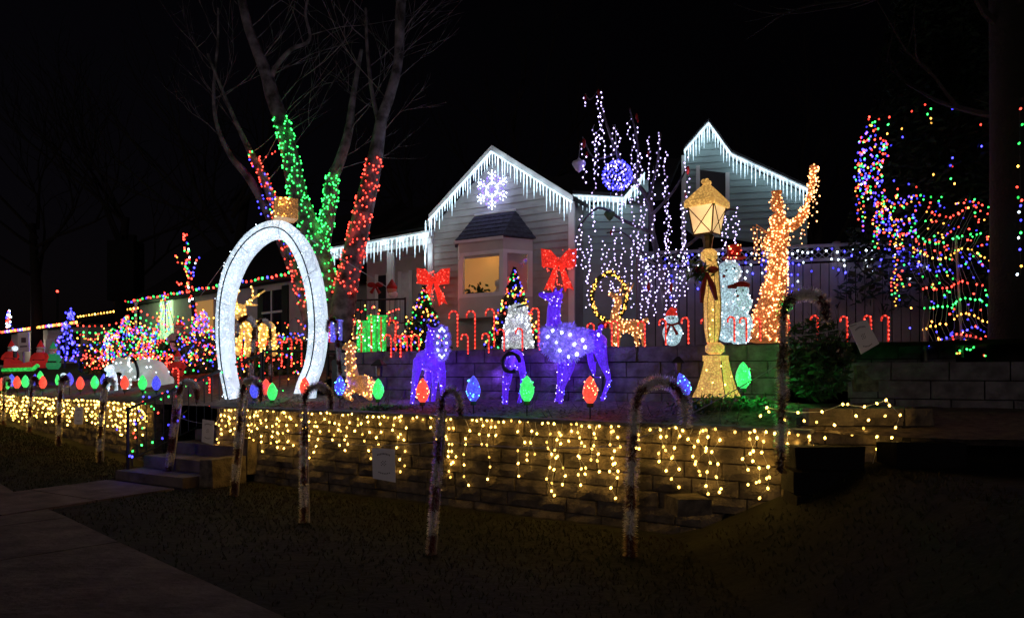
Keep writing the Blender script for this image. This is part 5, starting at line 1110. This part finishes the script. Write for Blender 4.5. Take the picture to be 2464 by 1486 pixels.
# ------------------------------------------------------------------ small lit canes
def cane(u, vt, vb, Y, label, side=-1, w=22, r=3.2):
    k = Y / F; t = thing('lit_candy_cane', label, 'candy cane', P(u, vb, Y), 'red lit candy canes in rows'); rr = w / 2
    path = [P(u, vb, Y), P(u, (vb + vt) / 2, Y), P(u, vt + rr, Y)] + [P(u + side * (rr - rr * math.cos(a)), vt + rr - rr * math.sin(a), Y) for a in fr(.3, math.pi, 7)] + [P(u + side * w, vt + rr * 1.7, Y)]
    part(t, 'tube', MB().tube(path, r * k * .7, 6), 'canelit', True)
    q = poly_pts(path, max(.055, (vb - vt) * k / 9)); bulbs(t, [(p + Vector((0, -.02, 0)), 'r') for p in q], .0085 * Y / 10)
CL = [(1101, 748, 832, 10.9, 'first tall cane right of the left potted tree', -1, 20), (1143, 748, 837, 10.8, 'second tall cane right of the left potted tree', -1, 20), (1189, 743, 832, 10.9, 'tall cane at the left foot of the taller christmas tree', -1, 20), (1296, 741, 830, 10.5, 'tall cane just right of the silver bear', -1, 18),
      (941, 805, 857, 11.0, 'leftmost short cane of the cluster beside the gift boxes'), (952, 770, 850, 11.2, 'taller cane in the cluster beside the gift boxes'), (964, 808, 857, 10.9, 'third short cane of the cluster left of the purple deer'), (979, 806, 857, 10.9, 'fourth short cane of the cluster left of the purple deer'), (990, 808, 850, 10.9, 'fifth short cane of the cluster left of the purple deer'), (1008, 806, 856, 10.8, 'short cane just left of the left purple deer'),
      (1126, 804, 850, 10.0, 'short cane between two taller canes on the wall'), (1176, 802, 847, 9.9, 'short cane left of the taller christmas tree pot'), (1213, 792, 842, 9.8, 'short cane before the left side of the silver bear'), (1257, 790, 842, 9.7, 'short cane before the middle of the silver bear'), (1298, 790, 840, 9.6, 'short cane between silver bear and purple deer'), (1429, 778, 830, 9.9, 'cane behind the back of the tallest purple deer'),
      (1472, 775, 830, 9.3, 'cane before the front legs of the amber deer'), (1487, 772, 832, 9.25, 'second cane before the front legs of the amber deer'), (1551, 773, 832, 9.2, 'cane before the hind legs of the amber deer'), (1602, 768, 828, 9.1, 'cane left of the little snowman'), (1656, 764, 825, 9.1, 'cane right of the little snowman'), (1703, 766, 825, 9.0, 'cane half hidden left of the lamp shaft'),
      (1767, 762, 820, 8.6, 'cane before the two icy snowmen'), (1796, 764, 820, 8.6, 'cane between the snowmen and the robed figure'), (1829, 766, 818, 8.5, 'cane before the robe of the amber figure'), (1898, 766, 820, 8.7, 'cane just right of the robe of the amber figure'),
      (1967, 759, 817, 9.2, 'first cane before the fence right of the robed figure'), (2038, 761, 825, 9.2, 'second cane before the fence beside the tilted notice'), (2095, 759, 812, 9.2, 'third cane before the fence behind the tilted notice'), (2137, 759, 825, 9.2, 'last cane of the fence row at the right')]
for i, a in enumerate(CL): cane(a[0], a[1], a[2], a[3], 'red lit ' + a[4], a[5] if len(a) > 5 else -1, a[6] if len(a) > 6 else 16)
ords = ['first', 'second', 'third', 'fourth', 'fifth', 'sixth', 'seventh', 'eighth', 'ninth', 'tenth', 'eleventh', 'twelfth']
for i, u in enumerate(range(322, 500, 16)): cane(u, 852 + R.uniform(-4, 4), 885, 17 + R.uniform(-.5, .5), 'red lit short cane, %s from the left in the row behind the polar bear' % ords[i], -1, 9, 2.4)
for i, u in enumerate(range(558, 730, 24)): cane(u, 818 + R.uniform(-6, 6), 880, 13.8, 'red lit cane, %s from the left seen through the white ring' % ords[i], -1, 12, 2.6)
for i, u in enumerate((205, 226, 248, 290)): cane(u, 862, 885, 18, 'red lit cane, %s from the left beyond the white cub' % ords[i], -1, 8, 2.4)
for i, u in enumerate((505, 548, 430)): cane(u, 905 - 10 * i, 975 - 12 * i, 12.4, 'red lit cane by the garden steps, %s from the foot of the ring' % ords[i], -1, 14, 2.6)

# ------------------------------------------------------------------ big tinsel canes
def tinsel_cane(path_uv, Y, label, base=None, stake=None, r=9, rm=.06, Yb=None):
    Yb = Yb or Y; n = len(path_uv)
    ps = smoothline([P(u, v, Y) for u, v in path_uv], 8); t = thing('tinsel_candy_cane', label, 'candy cane', ps[0], 'tall tinsel candy canes along the lawn')
    segs = poly_pts(ps, .012); per = 17; b = 0
    part(t, 'core', MB().tube(ps[::2], rm * .25, 6), 'stake')
    for i0 in range(0, len(segs) - 2, per):
        sg = segs[i0:i0 + per + 1]; m = MB()
        for a, c in zip(sg, sg[1:]):
            ax = (c - a).normalized() if (c - a).length > 1e-5 else Vector((0, 0, 1)); o = ax.orthogonal().normalized(); q = ax.cross(o)
            for _ in range(34):
                an = R.uniform(0, 6.283); d = (o * math.cos(an) + q * math.sin(an) + ax * R.uniform(-.5, .5)).normalized(); s = d.cross(ax).normalized() * (.0028 + .0003 * Y); bb = a.lerp(c, R.random()) + d * rm * .3; L = rm * R.uniform(.6, 1.12)
                m.add([bb - s, bb + s, bb + d * L * .75 + s * .7, bb + d * L * .75 - s * .7], [(0, 1, 2, 3)])
        part(t, 'tinsel_band', m, 'redtinsel' if b % 2 == 0 else 'whitetinsel', kind=None); b += 1
    if stake:
        (u0, v0), (u1, v1) = stake; part(t, 'stake', MB().tube([P(u0, v0, Y + .03), P(u1, v1, Y + .03)], .011, 6), 'stake')
    return t
def hook(ux, vx, w, h, n=6, side=1): return [(ux + side * (w / 2 - w / 2 * math.cos(a)), vx - h * math.sin(a)) for a in fr(0.15, math.pi, n)] + [(ux + side * w, vx + h * .8)]
tinsel_cane([(8, 1030), (9, 980), (10, 925)] + hook(10, 920, 12, 10), 16, 'red and white tinsel cane at the far left edge')
tinsel_cane([(71, 1047), (73, 990), (76, 925)] + hook(76, 920, 14, 10), 14.9, 'tinsel cane, second from the left edge, under the sleigh')
tinsel_cane([(141, 1073), (143, 1010), (147, 925)] + hook(147, 920, 16, 12), 13.2, 'tinsel cane, third from the left, before the left paper notice')
tinsel_cane([(238, 1113), (243, 1020), (252, 930)] + hook(253, 925, 20, 14), 11.6, 'tinsel cane, fourth from the left, below the white cub', stake=((258, 935), (247, 1112)))
tinsel_cane([(403, 1155), (415, 1050), (430, 950)] + hook(432, 945, 42, 26), 9.9, 'leaning tinsel cane in front of the garden steps', stake=((438, 960), (412, 1152)), rm=.058)
tinsel_cane([(562, 1195), (572, 1080), (582, 950)] + hook(584, 942, 44, 28), 8.7, 'tinsel cane before the left foot of the white ring', stake=((595, 960), (572, 1192)), rm=.058)
tinsel_cane([(731, 1265), (731, 1120), (733, 965)] + hook(734, 960, 62, 32), 7.1, 'tinsel cane with wide hook left of the middle paper notice', stake=((738, 985), (744, 1268)), rm=.052)
tinsel_cane([(1036, 1342), (1050, 1150), (1062, 985)] + hook(1063, 975, 44, 36), 5.9, 'tinsel cane right of the middle paper notice', stake=((1072, 985), (1046, 1352)), rm=.05)
tinsel_cane([(1516, 1343), (1520, 1150), (1528, 990)] + hook(1530, 980, 118, 62, 8), 5.8, 'nearest tinsel cane with a large round hook before the wall', rm=.065)
tinsel_cane([(1878, 1138), (1882, 950), (1885, 760)] + hook(1887, 745, 100, 38, 8), 5.6, 'tinsel cane at the right with its hook over the leafy shrub', rm=.062)
tinsel_cane([(603, 930), (606, 860), (611, 795)] + hook(612, 790, 38, 26), 12.2, 'tinsel cane inside the white ring before the golden deer', rm=.05, side=1) if False else tinsel_cane([(603, 930), (606, 860), (611, 795)] + hook(612, 790, -40, 26), 12.2, 'tinsel cane inside the white ring before the golden deer', rm=.065)
tinsel_cane([(652, 930), (651, 860), (650, 800)] + hook(650, 795, -34, 24), 12.5, 'second tinsel cane inside the white ring nearer its right side', rm=.05)
tinsel_cane([(822, 960), (817, 870), (810, 790)] + hook(810, 785, -22, 18), 11.2, 'tinsel cane between white ring and lying gold deer', rm=.05)
# rope and notices
def rope(label, a, b, sag):
    t = thing('rope', label, 'rope', a, 'ropes strung between the tinsel canes'); part(t, 'strand', MB().tube([a.lerp(b, s) - Vector((0, 0, sag * 4 * s * (1 - s))) for s in fr(0, 1, 10)], .005, 4), 'rope')
rope('thin rope between the leaning cane and the ring cane', P(423, 1000, 9.9), P(578, 1008, 8.7), .08)
rope('thin rope from the ring cane to the wide hooked cane', P(578, 1008, 8.7), P(733, 1040, 7.1), .05)
rope('thin rope carrying the middle paper notice', P(733, 1050, 7.1), P(1058, 1060, 5.9), .06)
rope('thin rope from the middle to the nearest tinsel cane', P(1058, 1060, 5.9), P(1524, 1070, 5.8), .04)
rope('thin rope rising from the nearest cane to the shrub cane', P(1524, 1060, 5.8), P(1882, 870, 5.6), .03)
rope('thin rope past the shrub to the tilted notice', P(1884, 810, 5.6), P(2060, 780, 6.0), .02)
def notice(label, cn, Y, lines=3, dy=0):
    q = [P(u, v, Y) for u, v in cn]; t = thing('paper_notice', label, 'notice', q[3], 'paper notices hung on the rope')
    part(t, 'sheet', MB().prism(q, (0, .006, 0)), 'paper')
    ex = (q[1] - q[0]); ez = (q[3] - q[0]); m = MB()
    def pt(x, y): return q[0] + ex * x + ez * y + Vector((0, -.002, 0))
    rows_ = ((.14, .25, .75, .02), (.18, .2, .8, 0)) if lines > 2 else ()
    for k in range(9):                                   # curved heading
        x = .22 + k * .065; y = .2 - .05 * math.sin((x - .2) / .6 * math.pi); m.add([pt(x, y), pt(x + .04, y - .01), pt(x + .035, y + .05), pt(x + .005, y + .05)], [(0, 1, 2, 3)])
    for k in range(4):
        for j in range(4):
            if (k + j) % 2: m.add([pt(.38 + k * .06, .4 + j * .045), pt(.42 + k * .06, .4 + j * .045), pt(.42 + k * .06, .43 + j * .045), pt(.38 + k * .06, .43 + j * .045)], [(0, 1, 2, 3)])
    for k in range(7):
        x = .26 + k * .075; y = .74 + .06 * math.sin((x - .2) / .6 * math.pi); m.add([pt(x, y), pt(x + .045, y + .01), pt(x + .04, y + .05), pt(x + .005, y + .04)], [(0, 1, 2, 3)])
    part(t, 'print', m, 'ink')
notice('white paper notice hung before the lit wall near the middle', [(895, 1077), (950, 1080), (952, 1160), (897, 1150)], 6.5)
notice('white paper notice beside the garden steps', [(487, 1008), (515, 1012), (513, 1070), (485, 1062)], 9.2)
notice('small paper notice on the far left lit wall', [(180, 978), (200, 978), (199, 1020), (178, 1020)], 12.4)
notice('crooked paper notice tilted over the leafy shrub', [(2042, 782), (2085, 768), (2116, 826), (2072, 852)], 6.1)

# ------------------------------------------------------------------ gift boxes under the porch rail
for (u0, u1, v0, v1, m_, Y, lb) in ((858, 880, 775, 848, 'greenbox', 12.6, 'narrow green lit panel behind the lying deer'), (884, 902, 762, 845, 'greenbox', 12.4, 'tall green lit gift box left of another green one'), (908, 925, 762, 843, 'greenbox', 12.3, 'tall green lit gift box nearest the red canes'),
                                 (784, 800, 770, 822, 'bluebox', 12.8, 'blue lit gift box right of the white ring'), (802, 818, 772, 818, 'bluebox', 12.7, 'second blue lit gift box beside the tinsel cane')):
    a = P(u0, v1, Y); b = P(u1, v0, Y); t = thing('lit_gift_box', lb, 'gift box', a, 'lit gift boxes'); part(t, 'box', MB().box(((a.x + b.x) / 2, Y + .1, (a.z + b.z) / 2), (b.x - a.x, .16, b.z - a.z)), m_)
    part(t, 'ribbon', MB().box(((a.x + b.x) / 2, Y + .1, (a.z + b.z) / 2 + .0), (.03, .17, b.z - a.z + .01)), 'redbow'); part(t, 'lid', MB().box(((a.x + b.x) / 2, Y + .1, b.z + .015), (b.x - a.x + .03, .19, .03)), m_)
    bulbs(t, [(P(R.uniform(u0, u1), R.uniform(v0, v1), Y - .0), R.choice('ggw') if m_ == 'greenbox' else R.choice('bwl')) for _ in range(16)], .01); lamp(t, P((u0 + u1) / 2, (v0 + v1) / 2, Y - .3), 'g' if m_ == 'greenbox' else 'b', .5, .1)
# mixed bulbs on railings
def scatter_string(label, name, uv, Y, step, cols, br, jit=.05, group=None):
    line = [P(u, v, Y + (R.uniform(-.1, .1))) for u, v in uv]; t = thing(name, label, 'string lights', line[0], group)
    sl = smoothline(line, 4); q = poly_pts(sl, step, jit); part(t, 'cable', MB().tube(sl, .004, 3, False), 'wire'); bulbs(t, [(p, cols[i % len(cols)] if not isinstance(cols, list) else R.choice(cols)) for i, p in enumerate(q)], br); return t, q
scatter_string('red and green bulbs twisted along the porch railing', 'railing_light_string', [(790, 745), (850, 750), (900, 745), (960, 755)], 14.9, .05, list('rrgyr'), .015, .1)
scatter_string('red bulb string low on the porch steps', 'railing_light_string', [(820, 780), (870, 770), (930, 775), (975, 770)], 14.5, .05, list('rryr'), .015, .13)
scatter_string('mixed bulbs on the rail crossing behind the white ring', 'railing_light_string', [(530, 862), (580, 870), (640, 862), (700, 858), (740, 870)], 13.2, .05, list('rrgyrb'), .014, .13)
scatter_string('blue and gold bulbs under the neighbour window', 'railing_light_string', [(660, 800), (690, 806), (730, 800)], 16.5, .06, list('yb'), .015, .06)
scatter_string('mixed bulbs spilling down the handrail of the garden steps', 'railing_light_string', [(300, 1050), (350, 985), (400, 945), (450, 915), (510, 880)], 10.6, .05, list('rgbrbg'), .012, .17)
scatter_string('blue and green bulbs along the steps edge', 'railing_light_string', [(310, 1090), (345, 1065), (385, 1048), (415, 1020), (450, 985)], 10.2, .15, list('bbg'), .014, .06)
for i, (u0, u1, v0) in enumerate(((560, 735, 905), (560, 735, 940))): scatter_string('few mixed bulbs %s through the ring' % ('above the garden bed' if i == 0 else 'low on the garden bed'), 'ground_light_string', [(u0, v0), ((u0 + u1) / 2, v0 + 8), (u1, v0)], 12.0, .17, list('rgby'), .012, .1)
for q_ in ((330, 1050), (380, 1030), (430, 990)): lamp(steps, P(q_[0], q_[1], 9.9), 'p', .6, .05)
t_ = thing('step_lamp', 'blue lamp glowing at the foot of the garden steps', 'lamp', P(318, 1098, 9.95)); bulbs(t_, [(P(312, 1096, 9.95), 'b'), (P(318, 1098, 9.95), 'b')], .014); lamp(t_, P(318, 1094, 9.7), 'b', .9, .03); part(t_, 'clip', MB().tube([P(318, 1090, 9.97), P(318, 1120, 9.97)], .01, 5), 'black')

# ------------------------------------------------------------------ left yard clutter
def cone_lights(label, u, v0, v1, w, Y, n, cols, br=.017, mesh_green=True):
    t = thing('cone_light_tree', label, 'light tree', P(u, v1, Y)); base = P(u, v1, Y); top = P(u, v0, Y); H = top.z - base.z; Rr = w / 2 * Y / F
    part(t, 'pole', MB().tube([base, top], .02, 5), 'cord'); fm = MB()
    for i in range(8): a = i * math.pi / 4; fm.tube([top, base + Vector((math.cos(a) * Rr, math.sin(a) * Rr, 0))], .006, 3, False)
    part(t, 'wires', fm, 'wire')
    pts = []
    for i in range(n): h = (i / n); a = i * 2.4; r_ = Rr * (1 - h) ** .7 * R.uniform(.6, 1.3); pts.append((base + Vector((math.cos(a) * r_, -abs(math.sin(a)) * r_, H * (h + R.uniform(-.04, .04)))), R.choice(cols)))
    bulbs(t, pts, br); lamp(t, base + Vector((0, -Rr - .2, H * .3)), R.choice(cols), 1, .1)
cone_lights('broad cone of coloured bulbs left of the flag pole', 305, 758, 862, 78, 19, 150, 'rgbbryrg')
cone_lights('small white topped cone of bulbs near the white cub', 260, 800, 868, 36, 18.5, 60, 'rwbbyrg')
cone_lights('narrow coloured cone right of the flag pole behind the polar bear', 372, 795, 868, 40, 18.5, 45, 'rgybr')
cone_lights('cone of coloured bulbs against the green lit porch', 398, 705, 800, 50, 20.5, 55, 'rgbyrb')
cone_lights('wide mound of coloured bulbs beside the ring', 490, 745, 860, 80, 15.8, 130, 'rgbbryr')
cone_lights('low cone of coloured bulbs in front of the garage', 345, 800, 872, 40, 18, 50, 'rrbyg')
cone_lights('thin leaning cone of bulbs on the far roof at the left edge', 22, 745, 790, 14, 36, 22, 'rbwr', .05)
for (lb, u0, u1, v0, v1, Y, n, cols) in (('tangle of coloured bulbs over low shrubs left of the flag pole', 250, 330, 790, 872, 18.2, 110, 'rgbyrgb'), ('tangle of coloured bulbs over low shrubs right of the flag pole', 330, 425, 785, 868, 18.0, 130, 'rgbyrbg'),
                                   ('tangle of coloured bulbs over shrubs beside the handrail', 425, 515, 760, 880, 15.0, 150, 'rgbyrbr'), ('red bulbs spread low through the bed behind the polar bear', 200, 520, 852, 888, 16.6, 150, 'rrrrory'),
                                   ('tangle of bulbs among the dark bushes by the blue figure', 190, 260, 800, 880, 19.0, 50, 'rgyybr'), ('red and mixed bulbs in the bushes seen through the ring', 555, 735, 770, 900, 14.2, 110, 'rrrgbyr')):
    t = thing('shrub_light_string', lb, 'string lights', P((u0 + u1) / 2, v1, Y)); m = MB(); pts = [(P(R.uniform(u0, u1), R.uniform(v0, v1), Y + R.uniform(-.4, .4)), R.choice(cols)) for _ in range(n)]
    bulbs(t, pts, .012 * Y / 15 + .003)
    w_ = sorted(pts, key=lambda p: p[0].x); part(t, 'cable', MB().tube(smoothline([p for p, _ in w_[::8]], 3), .004, 3, False), 'wire')
    b_ = thing('dark_shrub', lb.replace('tangle of coloured bulbs over', 'dark').replace('red bulbs spread low through the bed', 'low dark shrubs').replace('tangle of bulbs among the dark bushes', 'dark bushes').replace('red and mixed bulbs in the bushes', 'dark bushes with lights') , 'shrub', P((u0 + u1) / 2, v1, Y + .8))
    for k in range(2): leaves(m, 500, lambda: P(R.uniform(u0, u1), R.uniform(v0 + (v1 - v0) * .4, v1 + 12), Y + .7 + R.uniform(-.3, .3)), .07)
    part(b_, 'foliage', m, 'leaf', kind='stuff')
    for p, k in pts[:5]: lamp(t, p + Vector((0, -.2, 0)), k, 1.2, .08)
# rows of colour from the pole
for i, (c_, dv) in enumerate((('r', 0), ('g', 16), ('y', 31), ('b', 46))):
    scatter_string('%s bulb row sweeping left of the flag pole' % {'r': 'red', 'g': 'green', 'y': 'gold', 'b': 'blue'}[c_], 'swag_light_string', [(186, 783 + dv), (240, 784 + dv), (290, 773 + dv), (327, 742 + dv)], 20, .19, c_, .024, .01)
    scatter_string('%s bulb row sweeping right of the flag pole' % {'r': 'red', 'g': 'green', 'y': 'gold', 'b': 'blue'}[c_], 'swag_light_string', [(327, 742 + dv), (370, 765 + dv), (410, 790 + dv), (440, 800 + dv)], 19.6, .16, c_, .024, .01)
fp = thing('flag_pole', 'thin pale pole carrying the coloured bulb rows', 'pole', P(327, 890, 19.8)); part(fp, 'pole', MB().tube([P(327, 890, 19.8), P(327, 730, 19.8)], .035, 6), 'cord')
part(fp, 'knob', MB().ball(P(327, 728, 19.8), .06, 2), 'cord')
# small bare tree wrapped in coloured bulbs
mt = thing('small_lit_tree', 'small bare tree wrapped in coloured bulbs left of the ring', 'tree', P(470, 830, 16)); mp = []
for i, s in enumerate(([(472, 840, 6), (468, 760, 6), (460, 700, 5), (452, 640, 4), (448, 590, 3), (445, 560, 2)], [(456, 660, 3), (440, 640, 3), (420, 615, 2)], [(458, 670, 3), (472, 640, 3), (482, 615, 2)], [(462, 710, 3), (445, 690, 2), (425, 682, 2)])):
    q = stem(s, 16, 4); part(mt, 'trunk' if i == 0 else 'branch', MB().tube(q[0], q[1], 6), 'darkbark'); mp += on_stem(q, 900, 0, 16, 26 if i == 0 else 14, lambda: R.choice('rrrbyrgw'))
ml = thing('coloured_light_wrap', 'coloured bulb string wound on the small bare tree', 'string lights', P(455, 700, 16)); part(ml, 'cable', MB().tube([p for p, _ in mp[:6]], .003, 3, False), 'wire'); bulbs(ml, mp, .02)
# blue figure with star
bf = thing('blue_light_figure', 'blue lit tree figure topped by a cluster of blue bulbs', 'light figure', P(150, 885, 19.5)); pts = []
fm = MB().tube([P(155, 885, 19.5), P(165, 745, 19.5)], .03, 5)
for s in (-1, 1): fm.tube([P(165, 770, 19.5), P(160 + s * 34, 880, 19.5)], .012, 4)
part(bf, 'frame', fm, 'wire')
for _ in range(22): a = R.uniform(0, 6.28); r_ = R.uniform(2, 14); pts.append((P(168 + r_ * math.cos(a), 756 + r_ * math.sin(a), 19.4), 'b'))
for _ in range(75): h = R.random(); pts.append((P(160 + R.uniform(-1, 1) * (8 + 32 * h), 775 + h * 100, 19.4 + R.uniform(-.2, .2)), R.choice('bbbbp')))
bulbs(bf, pts, .026); lamp(bf, P(155, 830, 19), 'b', 9, .2)
# santas, sleigh, figures
def santa(label, u, v0, v1, Y, hat=True, body='inflate_red', trim='whitecloth', name='inflatable_santa', cat='inflatable santa', lm=None):
    k = Y / F; h = v1 - v0; H = h * k; b = P(u, v1, Y); t = thing(name, label, cat, b)
    part(t, 'body', MB().lathe(b, [(H * .16, 0), (H * .24, H * .12), (H * .25, H * .3), (H * .18, H * .5), (H * .1, H * .6)], 12), body, True)
    part(t, 'belt', MB().lathe(b, [(H * .248, H * .24), (H * .253, H * .3)], 12), 'black')
    part(t, 'head', MB().ball(b + Vector((0, 0, H * .66)), H * .12, 2), 'skin', True)
    part(t, 'beard', MB().ball(b + Vector((0, -H * .07, H * .6)), H * .1, 2, (1.1, .7, 1)), trim, True)
    for s in (-1, 1): part(t, 'arm', MB().tube([b + Vector((s * H * .16, 0, H * .5)), b + Vector((s * H * .28, -H * .05, H * .38)), b + Vector((s * H * .26, -H * .15, H * .26))], [H * .07, H * .06, H * .05], 8), body, True)
    if hat: part(t, 'hat', MB().lathe(b + Vector((0, 0, H * .72)), [(H * .13, 0), (H * .1, H * .1), (H * .04, H * .22), (.01, H * .28)], 12), body if body != 'whitecloth' else 'inflate_red', True); part(t, 'hat_brim', MB().lathe(b + Vector((0, 0, H * .7)), [(H * .12, 0), (H * .145, H * .02), (H * .12, H * .05)], 12), trim, True)
    return t
santa('inflatable santa riding the sleigh at the far left', 28, 818, 880, 18, lm=1)
santa('tall red hatted inflatable between garage and blue figure', 98, 818, 885, 18.5)
santa('snowman figure with red hat before the green lit porch', 432, 762, 845, 17.5, True, 'whitecloth', 'whitecloth', 'snowman_figure', 'snowman')
santa('orange red seated santa behind the step railing', 428, 842, 905, 14.5)
santa('small white and red santa right of the hatted snowman', 449, 800, 860, 17, True, 'inflate_red')
santa('green robed elf figure right of the tall red hatted inflatable', 128, 822, 888, 18.6, True, 'inflate_green', 'whitecloth', 'inflatable_elf', 'inflatable elf')
santa('green elf figure beneath the coloured bulb rows', 248 - 12, 822, 884, 20.5, True, 'inflate_green', 'whitecloth', 'inflatable_elf', 'inflatable elf')
sl_ = thing('sleigh', 'green and red sleigh below the santa at the far left', 'sleigh', P(40, 892, 17.6)); a = P(12, 888, 17.6); b = P(80, 866, 17.6)
part(sl_, 'body', MB().prism([P(8, 886, 17.6), P(72, 884, 17.6), P(84, 866, 17.6), P(60, 872, 17.6), P(30, 876, 17.6), P(10, 862, 17.6)], (0, .5, 0)), 'inflate_red'); part(sl_, 'rail', MB().tube([P(6, 890, 17.5), P(78, 888, 17.5), P(92, 878, 17.5)], .05, 6), 'greenbox'); part(sl_, 'runner', MB().tube([P(4, 896, 17.5), P(84, 894, 17.5), P(94, 884, 17.5)], .025, 5), 'goldframe')
sg = thing('poster_board', 'white poster board standing behind the santa sleigh', 'sign', P(52, 870, 19)); part(sg, 'board', MB().prism([P(42, 800, 19), P(68, 798, 19), P(70, 845, 19), P(44, 847, 19)], (0, .03, 0)), 'paper'); part(sg, 'leg', MB().tube([P(56, 845, 19.05), P(56, 890, 19.05)], .03, 5), 'stake')
part(sg, 'print', MB().prism([P(51, 812, 18.985), P(62, 812, 18.985), P(62, 824, 18.985), P(51, 824, 18.985)], (0, .005, 0)).prism([P(48, 832, 18.985), P(65, 831, 18.985), P(65, 834, 18.985), P(48, 835, 18.985)], (0, .005, 0)), 'ink')
for (u, v, lb) in ((36, 838, 'bright white spot lamp before the sleigh'), (153, 905 - 2, 'cyan white spot lamp under the blue figure')):
    t_ = thing('spot_lamp', lb, 'lamp', P(u, v + 20, 17.4)); part(t_, 'housing', MB().tube([P(u, v + 22, 17.4), P(u, v + 6, 17.4)], .04, 6), 'black'); part(t_, 'lens', MB().ball(P(u, v, 17.35), .07, 2), 'arch', True); lamp(t_, P(u, v, 17.0), 'w', 2.5, .1)
